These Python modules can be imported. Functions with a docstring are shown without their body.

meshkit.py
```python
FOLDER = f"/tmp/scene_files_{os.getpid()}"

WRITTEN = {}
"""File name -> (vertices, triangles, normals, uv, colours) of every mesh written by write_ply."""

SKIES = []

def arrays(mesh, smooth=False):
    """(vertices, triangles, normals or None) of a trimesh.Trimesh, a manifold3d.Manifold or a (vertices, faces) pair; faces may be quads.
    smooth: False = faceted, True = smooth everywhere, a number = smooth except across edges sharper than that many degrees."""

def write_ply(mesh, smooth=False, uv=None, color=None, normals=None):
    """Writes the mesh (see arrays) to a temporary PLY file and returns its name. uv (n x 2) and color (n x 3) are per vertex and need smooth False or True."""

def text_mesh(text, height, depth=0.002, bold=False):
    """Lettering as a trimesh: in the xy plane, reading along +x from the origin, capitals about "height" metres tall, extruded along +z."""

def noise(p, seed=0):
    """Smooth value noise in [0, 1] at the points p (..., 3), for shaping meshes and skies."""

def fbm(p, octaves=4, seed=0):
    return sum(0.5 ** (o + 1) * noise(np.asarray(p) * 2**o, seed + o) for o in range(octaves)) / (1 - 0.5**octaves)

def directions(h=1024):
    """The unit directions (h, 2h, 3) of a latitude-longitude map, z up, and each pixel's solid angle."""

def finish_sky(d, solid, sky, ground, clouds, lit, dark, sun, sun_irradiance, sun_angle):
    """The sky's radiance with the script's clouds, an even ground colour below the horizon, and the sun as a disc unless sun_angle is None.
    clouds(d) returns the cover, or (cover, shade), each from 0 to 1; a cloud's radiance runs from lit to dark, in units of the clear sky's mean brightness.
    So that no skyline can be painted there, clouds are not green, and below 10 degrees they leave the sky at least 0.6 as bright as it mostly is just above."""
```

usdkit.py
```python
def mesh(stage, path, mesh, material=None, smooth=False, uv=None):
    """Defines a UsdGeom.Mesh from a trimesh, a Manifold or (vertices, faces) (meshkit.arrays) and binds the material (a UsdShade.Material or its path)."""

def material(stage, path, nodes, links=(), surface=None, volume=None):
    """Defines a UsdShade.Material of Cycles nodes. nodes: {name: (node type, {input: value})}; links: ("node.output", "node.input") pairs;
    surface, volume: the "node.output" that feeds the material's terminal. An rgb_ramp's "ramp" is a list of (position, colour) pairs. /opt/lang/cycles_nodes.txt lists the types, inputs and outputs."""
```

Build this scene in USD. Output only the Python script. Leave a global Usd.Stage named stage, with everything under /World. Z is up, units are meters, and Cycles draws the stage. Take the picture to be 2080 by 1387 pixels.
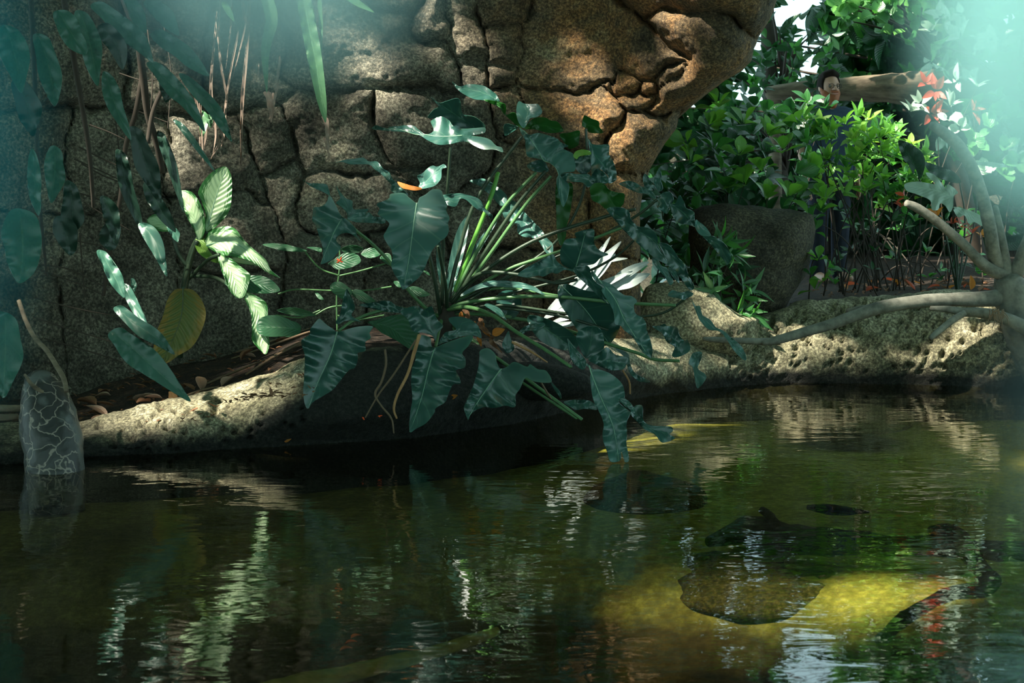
import math, numpy as np, trimesh, shapely, manifold3d, usdkit, meshkit
from shapely.geometry import Polygon, LineString, MultiLineString, Point
from scipy.spatial import Delaunay
from pxr import Usd, UsdGeom, UsdLux, Gf, Sdf

stage = Usd.Stage.CreateInMemory()
UsdGeom.SetStageUpAxis(stage, 'Z'); UsdGeom.SetStageMetersPerUnit(stage, 1.0)
UsdGeom.Xform.Define(stage, '/World'); UsdGeom.Scope.Define(stage, '/World/Looks')

# ---------------------------------------------------------------- camera, sky, sun, exposure
F, HX, HY, EYE = 3600.0, 1040.0, 330.0, 1.5          # focal length and horizon in pixels of 2080 x 1387, eye height above the water
cam = UsdGeom.Camera.Define(stage, '/World/camera')
cam.CreateHorizontalApertureAttr(36.0); cam.CreateVerticalApertureAttr(36.0 * 1387 / 2080)
cam.CreateFocalLengthAttr(36.0 * F / 2080)
cam.CreateVerticalApertureOffsetAttr(-(693.5 - HY) / 2080 * 36.0)
cam.CreateClippingRangeAttr(Gf.Vec2f(0.1, 200)); cam.CreateFStopAttr(5.6); cam.CreateFocusDistanceAttr(10.0)
cam.CreateExposureAttr(-0.18)
cam.AddTranslateOp().Set(Gf.Vec3d(0, 0, EYE)); cam.AddRotateXOp().Set(90.0)

SUN = np.array([-0.50, -0.40, 0.77]); SUN /= np.linalg.norm(SUN)
sky = UsdLux.DomeLight.Define(stage, '/World/sky_light')
sky.CreateIntensityAttr(0.85); sky.CreateColorAttr(Gf.Vec3f(0.62, 0.93, 1.0))
sun = UsdLux.DistantLight.Define(stage, '/World/sun_light')
sun.CreateIntensityAttr(7.0); sun.CreateNormalizeAttr(True); sun.CreateAngleAttr(1.8); sun.CreateColorAttr(Gf.Vec3f(1.0, 0.95, 0.8))
zax = SUN; xax = np.cross([0, 0, 1.0], zax); xax /= np.linalg.norm(xax); yax = np.cross(zax, xax)
sun.AddTransformOp().Set(Gf.Matrix4d(*xax, 0, *yax, 0, *zax, 0, 0, 0, 12, 1))

# ---------------------------------------------------------------- helpers
def P(px, py, Y):
    px, py, Y = np.broadcast_arrays(np.asarray(px, float), np.asarray(py, float), np.asarray(Y, float))
    return np.stack([(px - HX) / F * Y, Y, EYE - (py - HY) / F * Y], -1)
def PZ(px, Y, z): return np.array([(px - HX) / F * Y, Y, z])
def YW(py, z=0.0): return (EYE - z) * F / (py - HY)
used = {}
def numbered(path):
    n = used.get(path, 0); used[path] = n + 1
    return path if n == 0 else f'{path}_{n:03d}'
def tag(o, label=None, cat=None, group=None, kind=None):
    for k, v in (('label', label), ('category', cat), ('group', group), ('kind', kind)):
        if v: o.SetCustomDataByKey(k, v)
    return o
def thing(name, label, cat, loc=(0, 0, 0), group=None, kind=None):
    x = UsdGeom.Xform.Define(stage, numbered('/World/' + name)); x.AddTranslateOp().Set(Gf.Vec3d(*map(float, loc)))
    return tag(x.GetPrim(), label, cat, group, kind)
def origin(parent):
    o = np.zeros(3)
    while parent and str(parent.GetPath()) != '/World':
        for op in UsdGeom.Xformable(parent).GetOrderedXformOps():
            o = o + np.array(op.Get())
        parent = parent.GetParent()
    return o
def obj(name, mesh, m, parent=None, smooth=35, uv=None, **t):
    """mesh in world coordinates; stored relative to its thing's base."""
    base = str(parent.GetPath()) if parent else '/World'
    v, f, n = meshkit.arrays(mesh, False)
    v = v - origin(parent)
    return tag(usdkit.mesh(stage, numbered(f'{base}/{name}'), (v, f), MAT[m], smooth=smooth, uv=uv).GetPrim(), **t)
def join(parts):
    vs, fs, uvs, n = [], [], [], 0
    for p in parts:
        v, f = np.asarray(p[0], float), np.asarray(p[1], int)
        vs.append(v); fs.append(f + n); n += len(v)
        if len(p) > 2: uvs.append(p[2])
    return (np.vstack(vs), np.vstack(fs)) + ((np.vstack(uvs),) if uvs else ())
def spline(pts, n=8, closed=False):
    p = np.asarray(pts, float)
    if len(p) == 2 and not closed: return p[0] + (p[1] - p[0]) * np.linspace(0, 1, n + 1)[:, None]
    q = np.vstack([p[-1:], p, p[:2]]) if closed else np.vstack([2 * p[:1] - p[1:2], p, 2 * p[-1:] - p[-2:-1]])
    out = []
    for i in range(1, len(q) - 2):
        t = np.linspace(0, 1, n, endpoint=False)[:, None]
        a, b, c, d = q[i - 1], q[i], q[i + 1], q[i + 2]
        out.append(0.5 * (2 * b + (c - a) * t + (2 * a - 5 * b + 4 * c - d) * t * t + (3 * b - a - 3 * c + d) * t ** 3))
    out = np.vstack(out)
    return out if closed else np.vstack([out, p[-1:]])
def tube(pts, r, sides=8, seed=None, rough=0.0, flat=1.0):
    """a closed tapered tube through 3D points; r a number or one per control point"""
    pts = np.asarray(pts, float); k = len(pts)
    r = np.broadcast_to(np.asarray(r, float), (k,))
    c = spline(np.column_stack([pts, r]), 6) if k > 2 else np.column_stack([pts, r])
    p, rr = c[:, :3], np.maximum(c[:, 3], 1e-4)
    t = np.gradient(p, axis=0); t /= np.linalg.norm(t, axis=1, keepdims=True) + 1e-12
    up = np.array([0, 1.0, 0]) if abs(t[:, 1]).mean() < 0.8 else np.array([0, 0, 1.0])
    a = np.cross(t, up); a /= np.linalg.norm(a, axis=1, keepdims=True) + 1e-12
    b = np.cross(t, a); th = np.arange(sides) * 2 * np.pi / sides
    v = p[:, None] + rr[:, None, None] * (np.cos(th)[None, :, None] * a[:, None] + flat * np.sin(th)[None, :, None] * b[:, None])
    if rough:
        v += (rough * rr[:, None, None]) * (meshkit.fbm(v * 14, 3, seed or 0)[..., None] - 0.5) * 2 * (v - p[:, None]) / rr[:, None, None]
    n = len(p); i, j = np.meshgrid(np.arange(n - 1), np.arange(sides), indexing='ij')
    A, B, C, D = i * sides + j, i * sides + (j + 1) % sides, (i + 1) * sides + (j + 1) % sides, (i + 1) * sides + j
    f = np.stack([A, B, C, A, C, D], -1).reshape(-1, 3)
    v = np.vstack([v.reshape(-1, 3), p[0] - t[0] * rr[0] * 0.4, p[-1] + t[-1] * rr[-1] * 0.4])
    q = np.arange(sides); N = n * sides
    f = np.vstack([f, np.stack([np.full(sides, N), (q + 1) % sides, q], 1), np.stack([np.full(sides, N + 1), (n - 1) * sides + q, (n - 1) * sides + (q + 1) % sides], 1)])
    return v, f
def pxtube(pts, Y, r_px, **k):
    """tube from pixel points; Y and r_px numbers or ramps (start, end) or one per point"""
    pts = np.asarray(pts, float); n = len(pts)
    def full(a):
        a = np.atleast_1d(np.asarray(a, float))
        return np.interp(np.linspace(0, 1, n), np.linspace(0, 1, len(a)), a)
    Yv, rv = full(Y), full(r_px)
    return tube(P(pts[:, 0], pts[:, 1], Yv), rv * Yv / F, **k)
def grid_faces(nr, nc):
    i, j = np.meshgrid(np.arange(nr - 1), np.arange(nc - 1), indexing='ij')
    a = i * nc + j
    return np.stack([a, a + 1, a + nc + 1, a, a + nc + 1, a + nc], -1).reshape(-1, 3)

# ---------------------------------------------------------------- materials
MAT = {}
def mat(name, nodes, links, surface='p.BSDF', volume=None):
    MAT[name] = usdkit.material(stage, '/World/Looks/' + name, nodes, links, surface=surface, volume=volume)
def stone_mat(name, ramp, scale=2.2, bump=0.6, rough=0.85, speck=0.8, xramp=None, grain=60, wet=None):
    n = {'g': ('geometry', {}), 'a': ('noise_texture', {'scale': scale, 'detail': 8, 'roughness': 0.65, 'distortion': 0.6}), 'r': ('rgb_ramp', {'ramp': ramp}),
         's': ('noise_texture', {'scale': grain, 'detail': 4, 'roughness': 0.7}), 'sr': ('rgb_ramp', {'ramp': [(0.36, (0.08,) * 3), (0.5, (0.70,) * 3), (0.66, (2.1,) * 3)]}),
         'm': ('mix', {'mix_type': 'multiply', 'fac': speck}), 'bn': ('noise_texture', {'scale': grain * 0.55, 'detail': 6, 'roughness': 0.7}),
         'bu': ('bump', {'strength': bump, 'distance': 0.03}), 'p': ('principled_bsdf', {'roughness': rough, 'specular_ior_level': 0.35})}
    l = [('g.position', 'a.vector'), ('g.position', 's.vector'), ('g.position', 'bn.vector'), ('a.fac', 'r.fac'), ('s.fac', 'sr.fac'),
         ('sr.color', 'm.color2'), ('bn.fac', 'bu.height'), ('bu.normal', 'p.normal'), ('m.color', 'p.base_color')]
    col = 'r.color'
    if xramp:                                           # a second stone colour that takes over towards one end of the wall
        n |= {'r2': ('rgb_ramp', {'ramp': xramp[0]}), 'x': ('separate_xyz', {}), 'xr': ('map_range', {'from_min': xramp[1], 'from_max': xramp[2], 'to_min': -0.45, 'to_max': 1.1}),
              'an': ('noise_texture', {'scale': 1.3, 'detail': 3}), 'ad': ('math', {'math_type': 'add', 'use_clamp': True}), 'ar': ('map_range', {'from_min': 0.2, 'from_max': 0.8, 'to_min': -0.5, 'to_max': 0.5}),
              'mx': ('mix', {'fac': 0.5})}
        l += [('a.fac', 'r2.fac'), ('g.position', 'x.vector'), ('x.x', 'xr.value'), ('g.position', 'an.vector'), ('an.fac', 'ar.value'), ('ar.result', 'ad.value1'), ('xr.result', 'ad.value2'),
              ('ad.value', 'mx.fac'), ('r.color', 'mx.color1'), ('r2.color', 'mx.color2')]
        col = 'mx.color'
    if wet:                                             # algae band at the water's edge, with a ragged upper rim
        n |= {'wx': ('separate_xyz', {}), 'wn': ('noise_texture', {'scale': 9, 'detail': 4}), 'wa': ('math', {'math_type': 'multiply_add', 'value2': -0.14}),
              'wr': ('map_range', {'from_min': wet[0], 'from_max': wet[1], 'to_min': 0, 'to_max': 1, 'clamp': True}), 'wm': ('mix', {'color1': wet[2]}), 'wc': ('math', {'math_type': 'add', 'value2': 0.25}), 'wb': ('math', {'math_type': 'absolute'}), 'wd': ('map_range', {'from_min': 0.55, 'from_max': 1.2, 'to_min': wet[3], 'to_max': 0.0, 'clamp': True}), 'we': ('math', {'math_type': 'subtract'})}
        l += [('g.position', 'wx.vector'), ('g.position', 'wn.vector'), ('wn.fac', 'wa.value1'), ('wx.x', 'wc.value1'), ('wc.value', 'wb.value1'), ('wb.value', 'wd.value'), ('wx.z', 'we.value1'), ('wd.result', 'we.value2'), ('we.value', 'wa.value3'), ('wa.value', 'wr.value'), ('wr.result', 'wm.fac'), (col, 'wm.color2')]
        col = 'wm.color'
    l.append((col, 'm.color1'))
    mat(name, n, l)
def leaf_mat(name, base, vein, dark=None, rough=0.38, trans=0.22, spec=0.5, lateral=14.0, vw=0.05, quilt=0.2, variegated=None, tcol=None):
    """UV: u = -1..1 from midrib to margin, v = metres along the midrib"""
    dark = dark or tuple(c * 0.55 for c in base)
    n = {'uv': ('texture_coordinate', {}), 'x': ('separate_xyz', {}), 'ab': ('math', {'math_type': 'absolute'}), 'g': ('geometry', {}), 'oi': ('object_info', {}),
         'no': ('noise_texture', {'scale': 9, 'detail': 3}), 'cm': ('mix', {'color1': dark, 'color2': base}),
         'la': ('math', {'math_type': 'multiply_add', 'value2': -0.09}), 'ls': ('math', {'math_type': 'multiply', 'value2': lateral}), 'fr': ('math', {'math_type': 'fraction'}),
         'mr': ('map_range', {'from_min': vw, 'from_max': 0.0, 'to_min': 0.0, 'to_max': 0.85, 'clamp': True}), 'lr': ('map_range', {'from_min': 0.10, 'from_max': 0.0, 'to_min': 0.0, 'to_max': 0.3, 'clamp': True}),
         'mx': ('math', {'math_type': 'maximum'}), 'vm': ('mix', {'color2': vein}),
         'sn': ('math', {'math_type': 'sine'}), 'tp': ('math', {'math_type': 'multiply', 'value2': 6.2832}), 'bu': ('bump', {'strength': quilt, 'distance': 0.004}),
         'p': ('principled_bsdf', {'roughness': rough, 'specular_ior_level': spec}), 't': ('translucent_bsdf', {'color': tcol or tuple(min(1, c * 1.8) for c in base)}), 'm': ('mix_closure', {'fac': trans})}
    l = [('uv.UV', 'x.vector'), ('x.x', 'ab.value1'), ('g.position', 'no.vector'), ('no.fac', 'cm.fac'), ('ab.value', 'la.value1'), ('x.y', 'la.value3'), ('la.value', 'ls.value1'), ('ls.value', 'fr.value1'),
         ('ab.value', 'mr.value'), ('fr.value', 'lr.value'), ('mr.result', 'mx.value1'), ('lr.result', 'mx.value2'), ('mx.value', 'vm.fac'), ('ls.value', 'tp.value1'), ('tp.value', 'sn.value1'), ('sn.value', 'bu.height'),
         ('bu.normal', 'p.normal'), ('vm.color', 'p.base_color'), ('p.BSDF', 'm.closure1'), ('t.BSDF', 'm.closure2')]
    src = 'cm.color'
    if variegated:                                      # pale centre breaking up into the green margin along the side veins
        n |= {'vs': ('combine_xyz', {}), 'vl': ('math', {'math_type': 'multiply', 'value2': 3.2}), 'vn': ('noise_texture', {'scale': 22, 'detail': 3}), 'va': ('math', {'math_type': 'multiply_add', 'value2': 1.1}),
              'vr': ('map_range', {'from_min': 1.16, 'from_max': 1.3, 'to_min': 0, 'to_max': 1, 'clamp': True}), 'vx': ('mix', {'color1': variegated})}
        l += [('ab.value', 'vl.value1'), ('x.x', 'vs.x'), ('la.value', 'vs.y'), ('vs.vector', 'vn.vector'), ('vn.fac', 'va.value1'), ('ab.value', 'va.value3'), ('va.value', 'vr.value'), ('vr.result', 'vx.fac'), ('cm.color', 'vx.color2')]
        src = 'vx.color'
    l.append((src, 'vm.color1'))
    mat(name, n, l, 'm.closure')
def bark_mat(name, a, b, scale=6, stretch=(1, 1, 1), rough=0.8, bump=0.5):
    mat(name, {'g': ('geometry', {}), 'mp': ('mapping', {'scale': stretch}), 'n': ('noise_texture', {'scale': scale, 'detail': 7, 'roughness': 0.65}), 'r': ('rgb_ramp', {'ramp': [(0.3, a), (0.7, b)]}),
               'bu': ('bump', {'strength': bump, 'distance': 0.01}), 'p': ('principled_bsdf', {'roughness': rough, 'specular_ior_level': 0.3})},
        [('g.position', 'mp.vector'), ('mp.vector', 'n.vector'), ('n.fac', 'r.fac'), ('r.color', 'p.base_color'), ('n.fac', 'bu.height'), ('bu.normal', 'p.normal')])
def plain_mat(name, c, rough=0.6, spec=0.4):
    mat(name, {'g': ('geometry', {}), 'n': ('noise_texture', {'scale': 30, 'detail': 3}), 'm': ('mix', {'color1': tuple(x * 0.7 for x in c), 'color2': tuple(min(1, x * 1.25) for x in c)}), 'p': ('principled_bsdf', {'roughness': rough, 'specular_ior_level': spec})},
        [('g.position', 'n.vector'), ('n.fac', 'm.fac'), ('m.color', 'p.base_color')])

GREY = [(0.30, (0.030, 0.027, 0.020)), (0.45, (0.105, 0.095, 0.070)), (0.58, (0.20, 0.18, 0.135)), (0.72, (0.30, 0.27, 0.19))]
RUST = [(0.30, (0.035, 0.027, 0.016)), (0.45, (0.12, 0.078, 0.038)), (0.56, (0.21, 0.108, 0.040)), (0.70, (0.24, 0.175, 0.09))]
stone_mat('wall_stone', GREY, xramp=(RUST, -0.9, 0.5), wet=None, bump=1.0)
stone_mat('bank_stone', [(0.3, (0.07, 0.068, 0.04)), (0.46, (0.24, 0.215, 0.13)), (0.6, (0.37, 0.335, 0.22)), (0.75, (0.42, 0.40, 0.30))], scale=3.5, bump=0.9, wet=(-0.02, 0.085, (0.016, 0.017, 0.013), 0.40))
stone_mat('dark_boulder', [(0.3, (0.02, 0.018, 0.012)), (0.5, (0.05, 0.043, 0.027)), (0.7, (0.09, 0.078, 0.048))], scale=3)
stone_mat('soil', [(0.3, (0.012, 0.009, 0.006)), (0.5, (0.035, 0.022, 0.014)), (0.7, (0.08, 0.045, 0.026))], scale=7, bump=1.0, grain=45)
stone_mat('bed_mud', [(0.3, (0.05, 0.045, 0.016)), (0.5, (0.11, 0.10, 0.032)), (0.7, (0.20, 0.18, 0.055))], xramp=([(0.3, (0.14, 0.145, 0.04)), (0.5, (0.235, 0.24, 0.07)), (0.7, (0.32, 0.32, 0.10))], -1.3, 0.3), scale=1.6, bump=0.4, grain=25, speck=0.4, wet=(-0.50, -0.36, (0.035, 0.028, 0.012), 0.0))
stone_mat('sunk_rock', [(0.3, (0.02, 0.018, 0.008)), (0.5, (0.05, 0.045, 0.018)), (0.7, (0.10, 0.09, 0.035))], scale=4, bump=0.6)
mat('water', {'g': ('geometry', {}), 'mp': ('mapping', {'scale': (0.55, 1.0, 1.0)}), 'n': ('noise_texture', {'scale': 6.5, 'detail': 3, 'roughness': 0.5, 'distortion': 0.4}), 'n2': ('noise_texture', {'scale': 1.6, 'detail': 2}),
              'ad': ('math', {'math_type': 'multiply_add', 'value2': 2.2}), 'bu': ('bump', {'strength': 0.16, 'distance': 0.02}), 'f': ('fresnel', {'IOR': 1.33}),
              't': ('transparent_bsdf', {'color': (0.86, 0.82, 0.52)}), 'gl': ('glossy_bsdf', {'color': (1, 1, 1), 'roughness': 0.015}), 'm': ('mix_closure', {})},
    [('g.position', 'mp.vector'), ('mp.vector', 'n.vector'), ('mp.vector', 'n2.vector'), ('n2.fac', 'ad.value1'), ('n.fac', 'ad.value3'), ('ad.value', 'bu.height'), ('bu.normal', 'gl.normal'), ('f.fac', 'm.fac'), ('t.BSDF', 'm.closure1'), ('gl.BSDF', 'm.closure2')], 'm.closure')
leaf_mat('philo', (0.021, 0.085, 0.066), (0.10, 0.22, 0.13), rough=0.30, spec=0.75, trans=0.12, tcol=(0.03, 0.16, 0.03), lateral=11, quilt=0.22, vw=0.03)
leaf_mat('philo_pale', (0.048, 0.14, 0.115), (0.20, 0.30, 0.2), rough=0.33, spec=0.7, trans=0.15, tcol=(0.05, 0.2, 0.05), lateral=11, quilt=0.22, vw=0.03)
leaf_mat('philo_green', (0.02, 0.11, 0.02), (0.08, 0.25, 0.06), rough=0.35, spec=0.5, trans=0.35, tcol=(0.06, 0.3, 0.03), lateral=11, vw=0.03)
leaf_mat('dumb_cane', (0.035, 0.17, 0.035), (0.13, 0.28, 0.12), rough=0.4, trans=0.25, variegated=(0.40, 0.56, 0.31), lateral=30, quilt=0.35, tcol=(0.25, 0.5, 0.15), vw=0.035)
leaf_mat('yellow_leaf', (0.20, 0.19, 0.035), (0.05, 0.075, 0.025), dark=(0.24, 0.15, 0.04), rough=0.5, trans=0.3, variegated=(0.11, 0.145, 0.035), lateral=28, quilt=0.9, tcol=(0.5, 0.35, 0.05))
leaf_mat('climber', (0.05, 0.155, 0.11), (0.10, 0.2, 0.12), rough=0.36, spec=0.6, trans=0.2, tcol=(0.04, 0.2, 0.07), lateral=9, vw=0.05)
leaf_mat('climber_dark', (0.012, 0.042, 0.026), (0.03, 0.08, 0.05), rough=0.4, spec=0.5, trans=0.1, tcol=(0.02, 0.08, 0.03), lateral=9, vw=0.05)
leaf_mat('strap_green', (0.10, 0.24, 0.11), (0.2, 0.38, 0.2), rough=0.4, trans=0.3, tcol=(0.2, 0.45, 0.15), lateral=3, vw=0.08)
leaf_mat('strap_dry', (0.36, 0.27, 0.22), (0.42, 0.34, 0.28), dark=(0.17, 0.11, 0.08), rough=0.7, spec=0.2, trans=0.2, tcol=(0.5, 0.3, 0.15), lateral=3)
leaf_mat('silver', (0.40, 0.45, 0.43), (0.5, 0.55, 0.52), dark=(0.22, 0.26, 0.25), rough=0.6, spec=0.3, trans=0.15, tcol=(0.4, 0.45, 0.4), lateral=2, vw=0.3)
leaf_mat('creeper', (0.03, 0.13, 0.055), (0.09, 0.22, 0.1), rough=0.45, trans=0.25, tcol=(0.07, 0.28, 0.06), lateral=32, quilt=0.35)
leaf_mat('bush_bright', (0.085, 0.25, 0.04), (0.2, 0.42, 0.08), rough=0.36, spec=0.55, trans=0.36, tcol=(0.25, 0.6, 0.05), lateral=40)
leaf_mat('bush_mid', (0.026, 0.11, 0.03), (0.1, 0.26, 0.06), rough=0.33, spec=0.6, trans=0.3, tcol=(0.1, 0.4, 0.05), lateral=40)
leaf_mat('bush_lime', (0.20, 0.38, 0.06), (0.3, 0.48, 0.12), rough=0.4, spec=0.5, trans=0.4, tcol=(0.4, 0.7, 0.08), lateral=40)
leaf_mat('bush_dark', (0.012, 0.055, 0.022), (0.03, 0.1, 0.04), rough=0.35, spec=0.55, trans=0.2, tcol=(0.03, 0.16, 0.03), lateral=40)
leaf_mat('tree_leaf', (0.07, 0.20, 0.06), (0.14, 0.3, 0.1), rough=0.4, trans=0.4, tcol=(0.2, 0.5, 0.12), lateral=30)
leaf_mat('red_leaf', (0.42, 0.06, 0.035), (0.5, 0.15, 0.08), dark=(0.16, 0.03, 0.02), rough=0.4, trans=0.35, tcol=(0.8, 0.15, 0.06), lateral=30)
leaf_mat('pale_leaf', (0.45, 0.58, 0.48), (0.5, 0.62, 0.5), rough=0.4, trans=0.25, tcol=(0.5, 0.7, 0.5), lateral=30)
leaf_mat('litter', (0.26, 0.13, 0.07), (0.32, 0.2, 0.12), dark=(0.10, 0.045, 0.025), rough=0.75, spec=0.2, trans=0.1, lateral=40)
leaf_mat('litter_pale', (0.42, 0.29, 0.22), (0.45, 0.35, 0.27), dark=(0.25, 0.15, 0.1), rough=0.7, spec=0.2, trans=0.1, lateral=40)
leaf_mat('litter_orange', (0.55, 0.2, 0.03), (0.5, 0.3, 0.1), dark=(0.3, 0.1, 0.02), rough=0.6, spec=0.3, trans=0.2, lateral=40)
plain_mat('stem_dark', (0.022, 0.04, 0.022), 0.4); plain_mat('stem_green', (0.07, 0.16, 0.06), 0.35); plain_mat('stem_lime', (0.10, 0.30, 0.04), 0.4)
plain_mat('twig', (0.13, 0.085, 0.05), 0.75); plain_mat('root_dark', (0.035, 0.026, 0.018), 0.8); plain_mat('flower_red', (0.85, 0.10, 0.02), 0.5)
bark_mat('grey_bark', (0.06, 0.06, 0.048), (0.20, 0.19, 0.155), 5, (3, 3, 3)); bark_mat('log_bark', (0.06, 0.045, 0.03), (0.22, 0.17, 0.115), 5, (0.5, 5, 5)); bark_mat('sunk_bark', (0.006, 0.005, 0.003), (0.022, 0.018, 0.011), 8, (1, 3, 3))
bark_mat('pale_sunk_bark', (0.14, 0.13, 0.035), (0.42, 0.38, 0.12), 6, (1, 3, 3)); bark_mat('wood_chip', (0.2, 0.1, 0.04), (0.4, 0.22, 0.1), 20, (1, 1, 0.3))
# ---------------------------------------------------------------- the rock wall: stones between traced cracks
CR = [  # (points in pixels, half width in pixels)
 ([(-500, 215), (-60, 235), (150, 215), (420, 235), (560, 205), (600, 182), (640, 189), (700, 182), (755, 173), (800, 181), (860, 178), (905, 187), (985, 187), (1055, 168), (1072, 177), (1110, 184), (1172, 189), (1200, 184), (1218, 175)], 5),
 ([(600, 182), (566, 150), (590, 90), (560, 30), (575, -60), (560, -300)], 4), ([(735, -300), (740, -60), (736, 0), (768, 18), (796, 27), (838, 30), (850, 18), (862, 0), (880, -80), (870, -300)], 6),
 ([(838, 30), (835, 70), (860, 85), (905, 80), (912, 60), (905, 20), (915, -60), (905, -300)], 2.5), ([(905, 80), (930, 130), (935, 182), (905, 187)], 2),
 ([(755, 173), (755, 210), (757, 250), (762, 275), (785, 315), (810, 352), (790, 347)], 4.5), ([(970, -300), (965, -60), (975, 40), (985, 62), (990, 100), (988, 140), (985, 187)], 4), ([(985, 60), (1010, 50), (1066, 44), (1078, 10), (1070, -80), (1080, -300)], 4.5), ([(1066, 44), (1060, 100), (1055, 168)], 3), ([(990, 134), (1058, 134)], 1.5),
 ([(592, 262), (596, 285), (605, 310), (614, 338), (618, 356), (612, 372)], 6), ([(592, 262), (575, 225), (560, 205)], 3), ([(528, 357), (560, 346), (588, 331), (605, 328), (614, 338)], 5.5), ([(618, 354), (680, 350), (740, 358), (790, 347), (830, 340), (900, 345)], 6),
 ([(528, 357), (520, 330), (508, 312), (500, 270), (480, 235), (470, 232)], 3.5), ([(528, 357), (540, 385), (546, 412), (562, 432), (580, 520), (570, 640), (560, 800)], 3.5), ([(400, 400), (460, 392), (500, 386), (520, 402), (546, 412)], 4), ([(612, 372), (600, 420), (625, 470), (745, 470), (800, 455)], 4), ([(745, 470), (752, 530), (740, 600), (760, 800)], 3.5),
 ([(810, 352), (860, 400), (905, 420), (940, 380), (975, 355), (1000, 330), (1010, 292), (1000, 240), (985, 187)], 3), ([(905, 420), (900, 480), (925, 520), (978, 512), (1030, 505), (1080, 508), (1160, 500), (1200, 470)], 4.5), ([(975, 355), (1010, 400), (1000, 450), (978, 512)], 2.5), ([(1010, 292), (1060, 296), (1130, 300), (1190, 310), (1225, 322)], 3), ([(1055, 168), (1060, 230), (1040, 260), (1010, 292)], 2),
 ([(1110, 508), (1105, 600), (1120, 800)], 3.5), ([(925, 520), (930, 600), (920, 800)], 3.5), ([(752, 530), (830, 540), (925, 520)], 3),
 ([(1215, -300), (1232, -70), (1244, -14), (1262, 8), (1290, 28), (1312, 46), (1325, 62), (1336, 76), (1350, 92), (1374, 106), (1402, 120)], 8), ([(1312, 46), (1318, 24), (1336, 19), (1370, 24), (1412, 28), (1450, 28), (1480, 34), (1500, 46), (1522, 60), (1560, 74), (1750, 90)], 4.5), ([(1402, 120), (1385, 127), (1358, 139), (1338, 154), (1333, 162), (1334, 192), (1325, 212), (1300, 228), (1276, 229)], 4),
 ([(1402, 120), (1388, 150), (1350, 170), (1334, 192)], 2.5), ([(1218, 175), (1236, 167), (1246, 176), (1251, 153), (1268, 148), (1286, 154), (1302, 161), (1333, 162)], 4), ([(1218, 175), (1245, 191), (1250, 196), (1285, 196), (1299, 182), (1302, 161)], 4), ([(1246, 176), (1250, 196)], 3), ([(1299, 182), (1312, 190), (1334, 192)], 3), ([(1250, 196), (1258, 212), (1276, 229)], 3.5),
 ([(1276, 229), (1266, 250), (1242, 266), (1226, 290), (1225, 322), (1235, 345), (1256, 350), (1315, 352), (1420, 350)], 4.5), ([(1276, 229), (1320, 228), (1360, 236), (1400, 224), (1480, 235)], 3.5), ([(1235, 345), (1200, 380), (1200, 470), (1260, 520), (1350, 530), (1450, 530)], 3),
 ([(-500, 430), (-60, 420), (150, 440), (250, 400), (400, 400)], 3.5), ([(150, 215), (130, 330), (150, 440), (120, 560), (140, 800)], 3.5), ([(330, 225), (345, 300), (330, 360), (340, 400)], 3), ([(340, 400), (360, 540), (340, 800)], 3), ([(360, 540), (460, 560), (572, 545)], 3.5), ([(250, -300), (240, -60), (260, 100), (250, 222)], 3.5), ([(420, -300), (430, -60), (415, 120), (420, 235)], 3), ([(-60, -300), (-60, 800)], 3), ([(-500, -60), (1750, -60)], 5), ([(-500, -300), (1750, -300)], 5), ([(200, -700), (240, -300), (560, -300), (700, -700)], 5), ([(1080, -300), (1150, -700)], 5)]
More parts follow.
